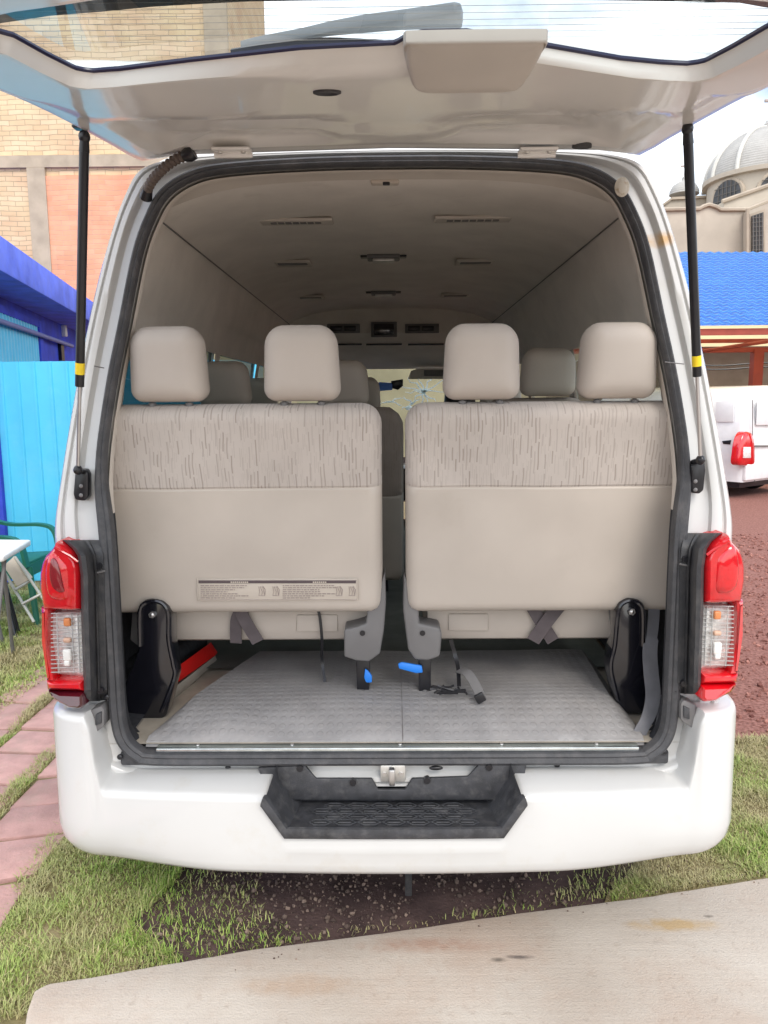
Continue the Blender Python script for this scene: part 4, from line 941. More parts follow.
for p_, c_ in ((.35, (.27, .42, .07, 1)), (.7, (.37, .46, .11, 1)), (.85, (.42, .40, .17, 1))): rp.color_ramp.elements.new(p_).color = c_
tcg = N_.new('ShaderNodeTexCoord'); ng = N_.new('ShaderNodeTexNoise'); ng.inputs['Scale'].default_value = 2.2; ng.inputs['Detail'].default_value = 4; L_.new(tcg.outputs['Object'], ng.inputs[0])
rg_ = N_.new('ShaderNodeValToRGB'); rg_.color_ramp.elements[0].position = .40; rg_.color_ramp.elements[1].position = .60; rg_.color_ramp.elements[1].color = (.85, .85, .85, 1); L_.new(ng.outputs[0], rg_.inputs[0])
mg = N_.new('ShaderNodeMixRGB'); mg.inputs[2].default_value = (.44, .37, .21, 1); L_.new(rg_.outputs[0], mg.inputs[0]); L_.new(rp.outputs[0], mg.inputs[1]); L_.new(mg.outputs[0], b_.inputs['Base Color'])
reg = [([(-6.2, 4.0), (-2.1, 3.2), (-2.0, 5.3), (-1.4, 5.6), (-1.4, 6.6), (-6.2, 6.6)], 12000, 1.5),
       ([(-1.25, 1.75), (-1.22, 2.66), (-.78, 2.6), (-.74, 2.4), (-.82, 2.15), (-.65, 2.03), (-.6, 1.95), (-.95, 1.8)], 38000, 1.0),
       ([(.72, 2.3), (.95, 2.55), (1.05, 2.7), (1.12, 3.3), (2.2, 3.6), (2.2, 2.5), (1.3, 2.40)], 42000, 1.0), ([(.7, 2.26), (.74, 2.36), (1.3, 2.47), (2.2, 2.66), (2.2, 2.58), (1.3, 2.40)], 36000, 1.0), ([(-.95, 2.0), (-.95, 2.6), (-.5, 2.7), (-.42, 2.2), (-.5, 2.03)], 3500, .8),
       ([(.5, 2.26), (.75, 2.3), (1.0, 2.72), (.8, 2.6)], 9000, .8), ([(.25, 2.2), (.5, 2.26), (.8, 2.6), (.5, 2.45)], 1500, .6), ([(-.62, 2.12), (-.25, 2.06), (-.3, 2.14), (-.75, 2.5), (-.8, 2.2)], 4500, .7), ([(-.75, 2.0), (-.3, 2.02), (-.35, 2.1), (-.75, 2.2)], 6000, .8),
       ([(-1.575, .5), (-1.515, .5), (-1.59, 5), (-1.67, 5)], 60000, 1.1), ([(-1.885, .5), (-1.825, .5), (-1.89, 5), (-1.96, 5)], 60000, 1.1),
       ([(-1.26, 1.5), (-1.17, 1.5), (-1.20, 3.6), (-1.33, 3.6)], 40000, 1.0), ([(-.92, 1.88), (-.95, 1.93), (-.43, 2.08), (.34, 2.235), (1.3, 2.43), (1.3, 2.39), (.34, 2.2), (-.43, 2.045)], 4000, .8)]
blades('grass', reg, GR, 0, .012, .034, .0030, .004, 5)
def stones(name, poly, n, r0, r1, m, seed, z=.004):
    r = np.random.default_rng(seed); bm0 = bmesh.new(); bmesh.ops.create_icosphere(bm0, subdivisions=1, radius=1); bv = np.array([v.co[:] for v in bm0.verts]); bm0.verts.index_update(); bf = [[v.index for v in f.verts] for f in bm0.faces]; bm0.free()
    P = np.array(poly); mn, mxx = P.min(0), P.max(0); V = []; Fc = []; k = 0; c = 0
    while c < n:
        p = r.uniform(mn, mxx); ins = False
        for i in range(len(P)):
            x1, y1 = P[i]; x2, y2 = P[(i+1) % len(P)]
            if (y1 > p[1]) != (y2 > p[1]) and p[0] < (x2-x1)*(p[1]-y1)/(y2-y1)+x1: ins = not ins
        if not ins or noise.noise((p[0]*4, p[1]*4, seed)) < -.15+.3*r.random()-.25: c += .3; continue
        rr_ = r0+(r1-r0)*r.random()**3; q = bv*(rr_*r.uniform(.6, 1.2, 3))+r.normal(0, rr_*.15, bv.shape); q[:, 0] += p[0]; q[:, 1] += p[1]; q[:, 2] = np.maximum(q[:, 2], -rr_*.3)+z+rr_*.25
        V += q.tolist(); Fc += [[i+k for i in f] for f in bf]; k += len(bv); c += 1
    me = bpy.data.meshes.new(name); me.from_pydata(V, [], Fc); me.materials.append(m); o = bpy.data.objects.new(name, me); COL.objects.link(o); return tag(o, kind='stuff')
PEB = bpy.data.materials.new('pebble'); PEB.use_nodes = True; N_, L_, b_ = nodes(PEB); b_.inputs['Roughness'].default_value = .9
ge = N_.new('ShaderNodeNewGeometry'); rp = N_.new('ShaderNodeValToRGB'); L_.new(ge.outputs['Random Per Island'], rp.inputs[0]); rp.color_ramp.elements[0].color = (.06, .04, .034, 1); rp.color_ramp.elements[1].color = (.26, .19, .15, 1); L_.new(rp.outputs[0], b_.inputs['Base Color'])
stones('pebbles', [(-.75, 2.05), (-.4, 2.06), (1.3, 2.42), (1.2, 3.1), (-.9, 3.1)], 7500, .0012, .009, PEB, 2)
stones('grit', [(-.9, 1.9), (-.43, 2.03), (.34, 2.2), (1.28, 2.38), (1.28, 2.30), (.34, 2.1), (-.43, 1.92), (-.9, 1.78)], 260, .0008, .0035, PEB, 12, zc)
PEBR = bpy.data.materials.new('lava_pebble'); PEBR.use_nodes = True; N_, L_, b_ = nodes(PEBR); b_.inputs['Roughness'].default_value = .95
ge = N_.new('ShaderNodeNewGeometry'); rp = N_.new('ShaderNodeValToRGB'); L_.new(ge.outputs['Random Per Island'], rp.inputs[0]); rp.color_ramp.elements[0].color = (.12, .04, .032, 1); rp.color_ramp.elements[1].color = (.42, .20, .16, 1); L_.new(rp.outputs[0], b_.inputs['Base Color'])
stones('gravel', [(1.0, 3.2), (2.2, 3.45), (4.6, 6), (5.5, 9), (2.5, 9)], 14000, .004, .018, PEBR, 4, .004)

# ================================================================== LEFT SIDE
BRICK = bpy.data.materials.new('brickwork'); BRICK.use_nodes = True; N_, L_, b_ = nodes(BRICK); b_.inputs['Roughness'].default_value = .95
t_ = N_.new('ShaderNodeTexCoord'); mp_ = N_.new('ShaderNodeMapping'); mp_.inputs['Rotation'].default_value = (R(90), 0, 0)
nw = N_.new('ShaderNodeTexNoise'); nw.inputs['Scale'].default_value = 1.1; nw.inputs['Detail'].default_value = 5; L_.new(t_.outputs['Object'], nw.inputs[0]); vw = N_.new('ShaderNodeVectorMath'); vw.operation = 'MULTIPLY_ADD'; vw.inputs[1].default_value = (.12, .12, .12); L_.new(nw.outputs['Color'], vw.inputs[0]); L_.new(t_.outputs['Object'], vw.inputs[2]); L_.new(vw.outputs[0], mp_.inputs[0])
def bricktex(c1, c2, mo):
    bt_ = N_.new('ShaderNodeTexBrick'); bt_.inputs['Scale'].default_value = 1; bt_.inputs['Brick Width'].default_value = .34; bt_.inputs['Row Height'].default_value = .105; bt_.inputs['Mortar Size'].default_value = .008
    bt_.inputs['Mortar Smooth'].default_value = .4; bt_.inputs['Color1'].default_value = (*c1, 1); bt_.inputs['Color2'].default_value = (*c2, 1); bt_.inputs['Mortar'].default_value = (*mo, 1); L_.new(mp_.outputs[0], bt_.inputs[0]); return bt_
b1 = bricktex((.64, .46, .27), (.72, .54, .34), (.44, .33, .21))
nb_ = N_.new('ShaderNodeTexNoise'); nb_.inputs['Scale'].default_value = 1.2; nb_.inputs['Detail'].default_value = 9; L_.new(t_.outputs['Object'], nb_.inputs[0])
mxb = N_.new('ShaderNodeMixRGB'); mxb.blend_type = 'OVERLAY'; mxb.inputs[0].default_value = .45; L_.new(b1.outputs[0], mxb.inputs[1]); L_.new(nb_.outputs[0], mxb.inputs[2]); L_.new(mxb.outputs[0], b_.inputs['Base Color'])
bpb = N_.new('ShaderNodeBump'); bpb.inputs['Strength'].default_value = .5; bpb.inputs['Distance'].default_value = .02; L_.new(b1.outputs['Fac'], bpb.inputs['Height']); bpb.invert = True; L_.new(bpb.outputs[0], b_.inputs['Normal'])
REDB = BRICK.copy(); REDB.name = 'red_brickwork'
for n_ in REDB.node_tree.nodes:
    if n_.type == 'TEX_BRICK': n_.inputs['Color1'].default_value = (.74, .33, .19, 1); n_.inputs['Color2'].default_value = (.80, .38, .23, 1); n_.inputs['Mortar'].default_value = (.60, .36, .24, 1)
CEM = mat('grey_cement', (.44, .36, .26), .95, var=.12, vscale=3, bump=.3, bscale=40)
YB = 17.5
bb_ = empty('brick_building', (-6, YB, 0), 'tall unplastered tan brick building with a red brick patch behind the blue building', 'building')
xr = W(222, 20, YB).x
MB().box(((-22+xr)/2, YB+3, 8), (xr+22, 6, 16)).build('wall', BRICK, bb_, smooth=False)
a = W(44, 176, YB-.03); b = W(150, 300, YB-.03); MB().box(((a.x+b.x)/2+.4, YB-.02, (a.z+1.0)/2), (b.x-a.x+.8, .06, a.z-1.0)).build('red_brick_infill', REDB, bb_, smooth=False)
a = W(0, 156, YB-.05); b = W(0, 168, YB-.05); MB().box(((-22+xr)/2, YB-.03, (a.z+b.z)/2), (xr+22, .09, a.z-b.z)).build('concrete_beam', CEM, bb_)
a = W(27, 168, YB-.05); b = W(45, 168, YB-.05); MB().box(((a.x+b.x)/2, YB-.035, a.z/2), (b.x-a.x, .1, a.z)).build('concrete_column', CEM, bb_)
a = W(206, 20, YB-.05); MB().box((a.x+.2, YB-.03, 8.5), (.5, .08, 14)).build('cement_render', CEM, bb_)
# blue building
BLUE = mat('blue_wall_paint', (.035, .065, .52), .85, var=.2, vscale=3, bump=.25, bscale=30); dirt(BLUE, (.10, .14, .50), .5, .8, 4, .6)
BLUEL = mat('weathered_blue_paint', (.13, .20, .88), .85, var=.2, vscale=3, bump=.3, bscale=25); dirt(BLUEL, (.20, .26, .76), .45, .8, 5, .6)
CYAN = mat('cyan_sheet_paint', (.09, .54, .80), .45, var=.05, vscale=3); dirt(CYAN, (.22, .62, .80), .5, .8, 2.5, .5)
bl = empty('blue_building', (-4.6, 9.5, 0), 'low blue rendered building with a deep flat eave beside the cyan fence', 'building')
dirb = Vector((-.204, .979, 0)); nrm = Vector((.979, .204, 0)); p0 = Vector((-3.97, 7.7, 0))
def bp_at(s_, off, z): return p0+dirb*s_-nrm*off+Vector((0, 0, z))
MB().prism([bp_at(-2.2, .6, 0), bp_at(9, .6, 0), bp_at(9, 5, 0), bp_at(-2.2, 5, 0)], (0, 0, 3.04)).build('wall', BLUE, bl)
MB().prism([bp_at(-2.4, 0, 3.0), bp_at(9, 0, 3.0), bp_at(9, 5.2, 3.0), bp_at(-2.4, 5.2, 3.0)], (0, 0, .375), .02).build('eave', BLUEL, bl)
def onwall(px, py):
    d = ray(px, py); o = Vector((0, 0, CH)); q = bp_at(0, .6, 0); t = (q-o).dot(nrm)/d.dot(nrm); return o+d*t
sh = MB(); t0 = onwall(36, 327); b0_ = dirb
s1 = (t0-bp_at(0, .6, 0)).dot(dirb); zt = t0.z; cols = []
for k in range(int((s1+2.2)/.03)):
    s_ = -2.1+k*.03; cols.append([bp_at(s_, .585-.02*(k % 5 < 2), z) for z in (0, zt)])
shut = sh.loft(cols, closed_ring=False).build('shutter', CYAN, bl, angle=20)
fr_ = MB(); fr_.prism([bp_at(s1, .55, 0), bp_at(s1+.22, .55, 0), bp_at(s1+.22, .62, 0), bp_at(s1, .62, 0)], (0, 0, zt+.1)); fr_.prism([bp_at(-2.2, .555, zt), bp_at(s1, .555, zt), bp_at(s1, .62, zt), bp_at(-2.2, .62, zt)], (0, 0, .1)); fr_.build('shutter_frame', BLUE, bl)
def off_wall(px, py, off):
    d = ray(px, py); o = Vector((0, 0, CH)); q = bp_at(0, off, 0); t = (q-o).dot(nrm)/d.dot(nrm); return o+d*t
MB().tube([off_wall(-30, 309, .5), off_wall(0, 321, .5), off_wall(38, 334, .5), off_wall(72, 346, .5)], .035, 10).build('pipe', mat('pipe_blue', (.16, .20, .44), .6), bl)
a = onwall(62, 331); MB().box(a+nrm*.03, (.10, .10, .20), bev=.02).build('wall_lamp', mat('lamp_white', (.75, .75, .7), .5), bl)
a = onwall(59, 352); MB().box(a+nrm*.01, (.12, .12, .3)).build('vent_slot', BLACK, bl)
mb = MB(); random.seed(2)
for k in range(4): mb.tube(spline([off_wall(44+random.uniform(0, 6), 306+k*1.6, .4), off_wall(58, 306+k*1.2+random.uniform(-1, 2), .3), off_wall(70, 309+k+random.uniform(-2, 2), .3)], 4), .006, 5)
mb.build('wire', mat('wire_grey', (.5, .5, .55), .6), bl)
# cyan fence
YF = 6.75
zt = W(30, 361.5, YF).z; mb = MB(); cols = []; x = -7.5; k = 0
PIT = .145
while x < -1.25:
    for dx, dy in ((0, 0), (.008, -.016), (.024, -.016), (.032, 0), (PIT, 0)): cols.append([Vector((x+dx, YF+dy, .02)), Vector((x+dx, YF+dy, zt))])
    x += PIT
mf = empty('metal_fence', (-3.5, YF, 0), 'cyan ribbed sheet-metal fence standing in front of the blue building', 'fence')
mb.loft(cols, closed_ring=False).build('panel', CYAN, mf, angle=20)
mb = MB(); mb.box((-4.4, YF+.03, zt-.02), (6.3, .04, .04)); mb.build('top_rail', CYAN, mf)
MB().box((W(1, 450, YF).x-.03, YF-.03, .97), (.07, .05, 1.9)).build('post', BLUE, mf)
# green plastic armchair (faces right)
GREEN = mat('green_plastic', (.010, .115, .075), .4, var=.05)
ch = empty('plastic_armchair', (-2.9, 5.65, 0), 'dark green plastic armchair between the white table and the cyan fence', 'chair')
cx, cy = -2.93, 5.65; 
MB().prism([Vector((cx-.22, cy-.23, .42)), Vector((cx+.25, cy-.24, .44)), Vector((cx+.25, cy+.24, .44)), Vector((cx-.22, cy+.23, .42))], (0, 0, .03), .01).build('seat', GREEN, ch)
mb = MB(); mb.prism([Vector((cx+.245, cy-.24, .36)), Vector((cx-.2, cy-.24, .34)), Vector((cx-.2, cy-.24, .43)), Vector((cx+.245, cy-.24, .45))], (0, -.012, 0)); mb.prism([Vector((cx+.245, cy-.24, .36)), Vector((cx+.245, cy+.24, .36)), Vector((cx+.245, cy+.24, .45)), Vector((cx+.245, cy-.24, .45))], (.012, 0, 0)); mb.build('apron', GREEN, ch)
mb = MB()
for k in range(6):
    y = cy-.19+k*.076; mb.box((cx-.27, y, .66), (.018, .034, .44), Matrix.Rotation(R(-10), 3, 'Y'), .004)
mb.tube(spline([Vector((cx-.22, cy-.25, .46)), Vector((cx-.28, cy-.25, .74)), Vector((cx-.315, cy-.17, .88)), Vector((cx-.325, cy, .91)), Vector((cx-.315, cy+.17, .88)), Vector((cx-.28, cy+.25, .74)), Vector((cx-.22, cy+.25, .46))], 5), .022, 8); mb.build('backrest', GREEN, ch)
for s_ in (-1, 1):
    mb = MB(); P = spline([Vector((cx-.28, cy+s_*.25, .73)), Vector((cx-.1, cy+s_*.285, .675)), Vector((cx+.14, cy+s_*.285, .67)), Vector((cx+.24, cy+s_*.28, .62)), Vector((cx+.275, cy+s_*.27, .45))], 6)
    ribbon(P, [Vector((0, .028, 0))]*len(P), .022).build('armrest', GREEN, ch)
    for dx in (-.22, .27):
        MB().tube([Vector((cx+dx, cy+s_*.24, .44)), Vector((cx+dx*1.18, cy+s_*.27, 0))], [.028, .02], 8).build('leg', GREEN, ch)
# white folding table
WPL = mat('white_plastic_top', (.78, .79, .78), .45)
tb = empty('folding_table', (-2.75, 4.75, 0), 'white plastic-topped table on grey metal legs at the lawn edge', 'table')
c = W(31, 541, 4.95); zt = c.z
pts = [W(31, 541, 4.95), W(-60, 537, 5.0), W(-70, 575, 4.2), W(4, 560, 4.42)]
for p in pts: p.z = zt-.03
MB().prism([pts[0], pts[1], pts[2], pts[3]], (0, 0, .04), .012, 3).build('tabletop', WPL, tb)
for (a, b) in (((3, 562, 4.5), (10, 616, 4.75)), ((5, 562, 4.5), (-12, 640, 4.3)), ((-20, 556, 4.9), (0, 606, 4.95))):
    p, q = W(*a), W(*b); q.z = .0 if q.z < .3 else q.z; MB().tube([Vector((p.x, p.y, zt-.03)), Vector((q.x, q.y, .01))], .012, 8).build('leg', GREYPL, tb)
# folding chair with tan seat panel
fc = empty('folding_chair', (-2.5, 5.15, 0), 'folded tan-seated metal chair propped under the white table', 'chair')
TAN = mat('tan_panel', (.52, .46, .38), .6, var=.08); FRM = mat('chair_frame_grey', (.42, .43, .40), .45, metal=.3)
MB().prism([W(px, py, 5.1+dy) for px, py, dy in ((3, 566, 0), (14, 556, .05), (32, 578, .02), (17, 587, -.03))], (.0, .02, .0), .006).build('seat', TAN, fc)
for pts_ in (((15, 557, 5.15), (44, 600, 5.05)), ((3, 570, 5.1), (34, 622, 4.98)), ((22, 604, 5.0), (41, 594, 5.06)), ((15, 590, 5.02), (30, 581, 5.12))): MB().tube([W(*p) for p in pts_], .010, 8).build('frame_bar', FRM, fc)
for pts_ in (((0, 572, 5.2), (13, 606, 5.1)), ((3, 575, 5.25), (16, 600, 5.2))): 
    p, q = W(*pts_[0]), W(*pts_[1]); MB().tube([p, Vector((q.x, q.y, .01))], .014, 8).build('leg', BLACK, fc)

# ================================================================== RIGHT SIDE
STONE = mat('church_render', (.47, .42, .35), .95, var=.10, vscale=.35, detail=8, bump=.2, bscale=3); dirt(STONE, (.33, .28, .23), .5, .75, .5, .5)
STONED = mat('stone_trim', (.40, .34, .27), .95, var=.1, vscale=1)
DOME = mat('dome_tile', (.36, .35, .33), .7, var=.1, vscale=.7); dirt(DOME, (.5, .49, .46), .45, .7, .5, .6)
N_, L_, b_ = nodes(DOME); t_ = N_.new('ShaderNodeTexCoord'); wv = N_.new('ShaderNodeTexWave'); wv.bands_direction = 'Z'; wv.inputs['Scale'].default_value = 1.8; wv.inputs['Distortion'].default_value = .4; L_.new(t_.outputs['Object'], wv.inputs[0])
bp = N_.new('ShaderNodeBump'); bp.inputs['Strength'].default_value = .3; bp.inputs['Distance'].default_value = .06; L_.new(wv.outputs[0], bp.inputs['Height']); L_.new(bp.outputs[0], b_.inputs['Normal'])
GRILLE = mat('church_window_glass', (.035, .036, .04), .35, var=.4, vscale=1.5)
BARS = mat('grille_iron', (.12, .11, .10), .7)
YC = 60; px2 = YC/F
cc = W(766.5, 181, YC); rad = 54*px2
chu = empty('church', (cc.x, YC, 0), 'grey stone church with a ribbed dome topped by a cross, beyond the blue roof', 'church')
mb = MB(); prof = [(rad*math.cos(R(a)), cc.z+rad*.86*math.sin(R(a))) for a in range(0, 91, 6)]
MB().lathe([(max(r, .02), z) for r, z in prof], (cc.x, YC, 0), 48).build('dome', DOME, chu)
for k in range(12):
    a = R(30*k+8); MB().tube([Vector((cc.x+(r+.03)*math.cos(a), YC+(r+.03)*math.sin(a), z)) for r, z in prof], .16, 6).build('dome_rib', mat('dome_rib', (.60, .59, .55), .8) if k == 0 else MATS['dome_rib'], chu)
MB().lathe([(rad*.96, cc.z-7), (rad*.96, cc.z-.25), (rad*1.04, cc.z-.2), (rad*1.05, cc.z+.1), (rad*.98, cc.z+.15)], (cc.x, YC, 0), 48).build('drum', STONE, chu)
def arch_window(ang, wdt, zb_, zs):
    c = Vector((cc.x+rad*.97*math.cos(ang), YC+rad*.97*math.sin(ang), 0)); t = Vector((-math.sin(ang), math.cos(ang), 0)); n_ = Vector((math.cos(ang), math.sin(ang), 0))
    def pts(wd, ex): 
        o = [c+t*wd+Vector((0, 0, zb_))]
        for a in range(0, 181, 15): o.append(c+t*wd*math.cos(R(a))+Vector((0, 0, zs+wd*math.sin(R(a)))))
        o.append(c-t*wd+Vector((0, 0, zb_))); return [p+n_*ex for p in o]
    f_ = MB().prism(pts(wdt*1.16, -.3), n_*.36).build('arched_window', STONED, chu)
    MB().prism(pts(wdt, -.2), n_*.31).build('grille_pane', GRILLE, f_)
    g_ = MB()
    for k in (-.6, -.3, 0, .3, .6): g_.tube([c+n_*.14+t*wdt*k+Vector((0, 0, zb_)), c+n_*.14+t*wdt*k+Vector((0, 0, zs+wdt*math.sqrt(1-k*k)))], .035, 4)
    for z in np.linspace(zb_+.3, zs+wdt*.6, 5): g_.tube([c+n_*.14-t*wdt*.9+Vector((0, 0, z)), c+n_*.14+t*wdt*.9+Vector((0, 0, z))], .03, 4)
    g_.build('grille_bar', BARS, f_)
zz = W(720, 190, YC).z
for a_, w__ in ((-152, 1.15), (-103, 1.35), (-50, 1.15)): arch_window(R(a_), w__, cc.z-3.0, cc.z-.45-w__)
# lantern block and cross on the dome
topz = cc.z+rad*.86
MB().lathe([(.55, topz-.25), (.55, topz+.25), (.35, topz+.4), (.3, topz+.55), (.05, topz+.6)], (cc.x, YC, 0), 16).build('finial', DOME, chu)
CROSS = mat('cross_stone', (.42, .36, .33), .9); mb = MB(); mb.box((cc.x, YC, topz+1.55), (.2, .2, 2.1), bev=.03); mb.box((cc.x, YC, topz+1.95), (1.0, .18, .2), bev=.03); mb.build('cross', CROSS, chu)
# nave blocks in front of the drum
def blockpx(name, pts, Y, depth, m, par=chu): return MB().prism([W(px, py, Y) for px, py in pts], (0, depth, 0)).build(name, m, par, smooth=False)
nave = blockpx('nave_wall', [(640, 300), (640, 209), (664, 209), (700, 208), (703, 206), (709, 204), (716, 206), (721, 209), (748, 209), (768, 201), (860, 160), (860, 300)], 53, 6, STONE)
blockpx('gable', [(724, 212), (724, 201), (768, 185), (800, 174), (860, 190), (860, 212)], 54.5, 2, STONE)
MB().tube([W(px, py, 54.4) for px, py in ((722, 201.5), (768, 185.5), (800, 174))], .14, 6).build('gable_coping', STONED, chu)
MB().tube([W(px, py, 52.9) for px, py in ((640, 209.5), (664, 209.5), (700, 208.5), (703, 206.5), (709, 204.5), (716, 206.5), (721, 209.5), (748, 209.5), (768, 201.5), (800, 188))], .13, 6).build('nave_coping', STONED, chu)
blockpx('side_block', [(748, 300), (748, 211), (768, 203), (830, 180), (830, 300)], 52.2, .7, STONE)
w_ = blockpx('nave_window', [(750, 253), (750, 214), (765, 209), (765, 253)], 52.0, .25, STONED); blockpx('grille_pane', [(752, 252), (752, 216), (763.5, 212), (763.5, 252)], 51.9, .2, GRILLE, w_)
mb = MB()
for k in range(4): mb.tube([W(753+k*3, 216-k, 51.85), W(753+k*3, 252, 51.85)], .035, 4)
for k in range(8): mb.tube([W(752, 218+k*4.6, 51.85), W(763.5, 217+k*4.6, 51.85)], .03, 4)
mb.build('grille_bar', BARS, w_)
MB().tube([W(747.5, 209, 51.9), W(747.5, 262, 51.9)], .12, 6).build('downpipe', STONED, chu)
# small tower to the left
tw = blockpx('side_tower', [(664, 250), (664, 203), (672, 199), (690, 197), (709, 197), (709, 250)], 62, 5, STONE)
blockpx('tower_cornice', [(661, 205), (672, 197), (709, 195), (709, 197.5), (672, 199.5), (663, 206)], 61.8, 5, STONED)
c = W(684, 196, 64); MB().lathe([(0, .1), (1.15, .1), (1.12, .4), (.9, .8), (.5, 1.05), (.24, 1.15), (.2, 1.45), (.04, 1.5)], c, 20).build('cupola', DOME, chu)
mb = MB(); mb.box(c+Vector((0, 0, 2.0)), (.14, .14, 1.4)); mb.box(c+Vector((0, 0, 2.25)), (.75, .13, .14)); mb.build('cupola_cross', CROSS, chu)
c = W(705, 194, 64); MB().lathe([(.3, 0), (.25, .5), (.1, .8), (.02, 1)], c, 10).build('pinnacle', STONED, chu)
# shed with a blue corrugated roof
BLUER = mat('blue_roof_sheet', (.006, .105, .44), .45, var=.14, vscale=3, stretch=(1, 6, 1)); dirt(BLUER, (.05, .24, .66), .5, .8, 2.2, .6)
N_, L_, b_ = nodes(BLUER); t_ = N_.new('ShaderNodeTexCoord'); w1_ = N_.new('ShaderNodeTexWave'); w1_.bands_direction = 'X'; w1_.inputs['Scale'].default_value = 2.6
w2_ = N_.new('ShaderNodeTexWave'); w2_.bands_direction = 'Y'; w2_.inputs['Scale'].default_value = 1.7; w1_.bands_direction = 'DIAGONAL'
L_.new(t_.outputs['Object'], w1_.inputs[0]); L_.new(t_.outputs['Object'], w2_.inputs[0]); ad = mathn(N_, L_, 'ADD', w1_.outputs[1], w2_.outputs[1])
src = b_.inputs['Base Color'].links[0].from_socket; rr2 = N_.new('ShaderNodeValToRGB'); rr2.color_ramp.elements[0].position = .45; rr2.color_ramp.elements[1].position = .95; rr2.color_ramp.elements[1].color = (.6, .6, .6, 1); L_.new(mathn(N_, L_, 'MULTIPLY', ad, .5), rr2.inputs[0])
mm_ = N_.new('ShaderNodeMixRGB'); mm_.inputs[2].default_value = (.10, .36, .80, 1); L_.new(rr2.outputs[0], mm_.inputs[0]); L_.new(src, mm_.inputs[1]); L_.new(mm_.outputs[0], b_.inputs['Base Color'])
bp = N_.new('ShaderNodeBump'); bp.inputs['Strength'].default_value = .9; bp.inputs['Distance'].default_value = .04; L_.new(ad, bp.inputs['Height']); L_.new(bp.outputs[0], b_.inputs['Normal'])
shd = empty('roofed_shed', (9, 19, 0), 'open shed under a bright blue tile-profile sheet roof below the church', 'building')
a0, a1 = W(600, 328, 16.6), W(940, 328, 16.6); c0, c1 = W(600, 252, 21), W(940, 252, 21)
rw = []; nU = 160
for j in range(9):
    t = j/8; row = []
    for i in range(nU+1):
        u = i/nU; p = (a0.lerp(a1, u)).lerp(c0.lerp(c1, u), t); p.z += .018*math.cos(u*nU*math.pi/2*.999)+.02*(0); row.append(p)
    rw.append(row)
MB().loft(rw, closed_ring=False).build('roof', BLUER, shd)
rw2 = [[p+Vector((0, 0, -.02)) for p in rw[0]], [p+Vector((0, -.01, -.05)) for p in rw[0]]]
mb = MB(); mb.loft(rw2, closed_ring=False); mb.build('roof_edge', WPL, shd)
TANW = mat('tan_wall', (.43, .35, .24), .95, var=.12, vscale=2, bump=.2, bscale=20)
MB().box((9, 21.2, 1.5), (14, .3, 3.4)).build('back_wall', TANW, shd)
# red steel carport in front
REDS = mat('red_oxide_steel', (.32, .055, .035), .6, var=.12, vscale=5)
PANEL = bpy.data.materials.new('translucent_sheet'); PANEL.use_nodes = True; N_, L_, b_ = nodes(PANEL); b_.inputs['Base Color'].default_value = (.86, .80, .62, 1); b_.inputs['Roughness'].default_value = .7
tr_ = N_.new('ShaderNodeBsdfTranslucent'); tr_.inputs[0].default_value = (.95, .86, .66, 1); ms = N_.new('ShaderNodeMixShader'); ms.inputs[0].default_value = .75; L_.new(b_.outputs[0], ms.inputs[1]); L_.new(tr_.outputs[0], ms.inputs[2]); L_.new(ms.outputs[0], N_['Material Output'].inputs[0])
cpn = empty('carport', (7, 14, 0), 'red steel carport with cream translucent roofing above the parked white van', 'carport')
zb_ = W(740, 332, 12.5).z; zk = W(740, 350, 16.2).z
f1, f2, k1, k2 = Vector((3.5, 12.5, zb_)), Vector((14, 12.3, zb_)), Vector((3.5, 16.2, zk)), Vector((14, 16.2, zk))
MB().prism([f1+Vector((0, -.1, .08)), f2+Vector((0, -.1, .08)), k2+Vector((0, .1, .08)), k1+Vector((0, .1, .08))], (0, 0, .012)).build('roof_sheet', PANEL, cpn)
for a_, b2 in ((f1, f2), (k1, k2)):
    mid = (a_+b2)/2; MB().box((mid.x, mid.y, mid.z), ((b2-a_).length, .08, .10), Matrix.Rotation(math.atan2((b2-a_).y, (b2-a_).x), 3, 'Z')).build('beam', REDS, cpn)
mid1, mid2 = f1.lerp(k1, .5), f2.lerp(k2, .5); m_ = (mid1+mid2)/2; MB().box((m_.x, m_.y, m_.z+.02), (10.5, .06, .07)).build('beam', REDS, cpn)
for pa, pb in (((690, 353, 16), (790, 338, 13.0)),): MB().tube([W(*pa), W(*pb)], .035, 6).build('brace', REDS, cpn)
for px_, Y_ in ((755.5, 16.2), (640, 16.2), (830, 12.4)):
    p = W(px_, 380, Y_); MB().box((p.x, Y_, zk/2), (.2, .2, zk)).build('post', REDS, cpn)
cb = MB()
for y0_, y1_ in ((362, 364), (366, 368)): cb.tube(spline([W(640, y0_, 17), W(715, y1_+1.5, 17), W(760, y1_-1, 17), W(840, y0_, 17)], 5), .015, 5)
tag(cb.build('overhead_cable', BLACK), 'dark cables strung behind the red carport post', 'cable')
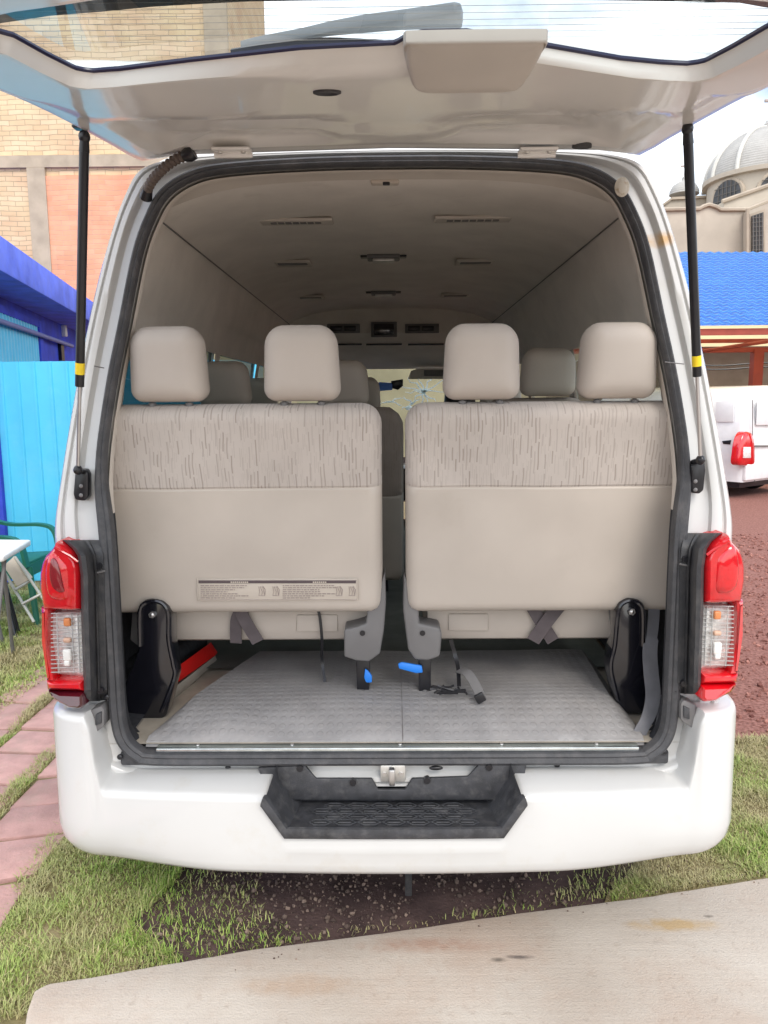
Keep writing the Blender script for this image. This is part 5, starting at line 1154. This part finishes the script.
# parked white van (only its rear-left corner shows)
pv_ = empty('parked_van', (6.3, 13.0, 0), 'small white panel van with a red tail light parked under the red carport', 'van')
WP2 = mat('white_van_paint', (.78, .79, .80), .35, var=.03, coat=.5)
corner = G(741, 500, .0); corner = Vector((corner.x, corner.y, 0)); fwd = Vector((-.58, .815, 0)); rgt = Vector((.815, .58, 0))
def pvp(s_, r_, z): return corner+fwd*s_+rgt*r_+Vector((0, 0, z))
zr = W(745, 388, corner.y).z+.02; Wd = 1.75
sec = [(.0, .28), (.0, .55), (-.01, .9), (.0, 1.1), (.05, 1.45), (.10, zr-.12), (.17, zr-.03), (.3, zr), (Wd/2, zr+.03)]
sec = sec + [(Wd-r_, z) for r_, z in reversed(sec[:-1])]
rgs = []
for s_, ins, tz in ((.0, .04, .98), (.03, .012, .997), (.10, 0, 1), (.5, 0, 1), (1.6, 0, 1), (2.6, 0, 1), (2.9, .02, .97), (3.3, .05, .62), (3.9, .12, .52), (4.05, .2, .4)):
    rgs.append([pvp(s_ + .10*max(0, (z-1.0))/(zr-1)*(s_ < .2), Wd/2+(r_-Wd/2)*(1-ins), .28+(z-.28)*tz) for r_, z in sec])
MB().loft(rgs, cap=True, closed_ring=True).build('body', WP2, pv_)
mb = MB(); mb.prism([pvp(-.05, .02, .30), pvp(-.05, Wd-.02, .30), pvp(-.05, Wd-.02, .62), pvp(-.05, .02, .62)], fwd*.12, .03, 3); mb.build('bumper', WP2, pv_)
def side_pt(px, py, off=-.012):
    d = ray(px, py); o = Vector((0, 0, CH)); q = pvp(0, off, 0); t = (q-o).dot(rgt)/d.dot(rgt); return o+d*t
def rear_pt(px, py, off=-.01):
    d = ray(px, py); o = Vector((0, 0, CH)); q = pvp(off, 0, 0); t = (q-o).dot(fwd)/d.dot(fwd); return o+d*t
pl2 = [rear_pt(px, py, 0)-corner for px, py in ((736, 464), (736.5, 452), (738.5, 440), (742, 433), (746, 431.5), (750, 434), (752, 442), (752.5, 454), (752, 465), (744, 466))]
pl2 = dens([(p.dot(rgt), p.z) for p in pl2], 4); q0 = sum(p[0] for p in pl2)/len(pl2), sum(p[1] for p in pl2)/len(pl2)
lm = MB(); lm.loft([[corner+rgt*(q0[0]+(u-q0[0])*k)-fwd*h+Vector((0, 0, q0[1]+(v-q0[1])*k)) for u, v in pl2] for k, h in ((1, -.08), (1, .02), (.96, .04), (.85, .055), (.5, .065), (.02, .068))]); lm.build('tail_light', RED, pv_)
MB().prism([rear_pt(px, py, -.072) for px, py in ((744, 447), (751, 447), (751, 458), (743.5, 458))], fwd*.03, .004).build('tail_light_clear', REFL, pv_)
gr_ = MB(); gr_.tube([rear_pt(752.5, 446, -.02), rear_pt(800, 446, -.02)], .014, 6); gr_.tube([rear_pt(752.5, 400, -.02), rear_pt(752.5, 466, -.02), rear_pt(755, 482, -.03)], .007, 6); gr_.build('door_gap', GREYPL, pv_)
MB().prism([rear_pt(px, py, .002) for px, py in ((756, 425), (757, 402), (762, 396), (820, 396), (820, 425))], fwd*-.010, .004, 3).build('rear_panel', WP2, pv_)
MB().prism([side_pt(px, py, .002) for px, py in ((716, 422), (716, 402), (732, 399), (734, 402), (734, 422))], rgt*-.010, .004, 3).build('side_pressing', WP2, pv_)
MB().prism([side_pt(px, py, -.02) for px, py in ((722, 441), (731, 440), (730, 444.5), (723, 444))], rgt*.03, .004).build('fuel_catch', BLACK, pv_)
for s_ in (.75, 3.2):
    for r_ in (.02, Wd-.2):
        mb = MB(); c = pvp(s_, r_+.09, .30); n2 = rgt
        rgw = []
        for k in range(20):
            a = 2*math.pi*k/20; e1 = fwd*math.cos(a)+Vector((0, 0, math.sin(a))); rgw.append([c-n2*.09+e1*.19, c-n2*.09+e1*.28, c-n2*.05+e1*.30, c+n2*.05+e1*.30, c+n2*.09+e1*.28, c+n2*.09+e1*.19])
        mb.loft(rgw, closed_path=True); mb.build('wheel', TYRE, pv_)
MB().prism([pvp(.1, .1, .18), pvp(.1, Wd-.1, .18), pvp(3.9, Wd-.1, .18), pvp(3.9, .1, .18)], (0, 0, .12)).build('underbody', BLACK, pv_)
# wall in front of the van, seen through its cracked windscreen
tag(MB().box((-.5, 10.5, 1.2), (4.4, .25, 2.4)).build('garden_wall', mat('garden_wall_tan', (.30, .26, .16), .95, var=.15, vscale=2)), 'tan rendered wall ahead of the van, seen through its cracked windscreen', 'wall')
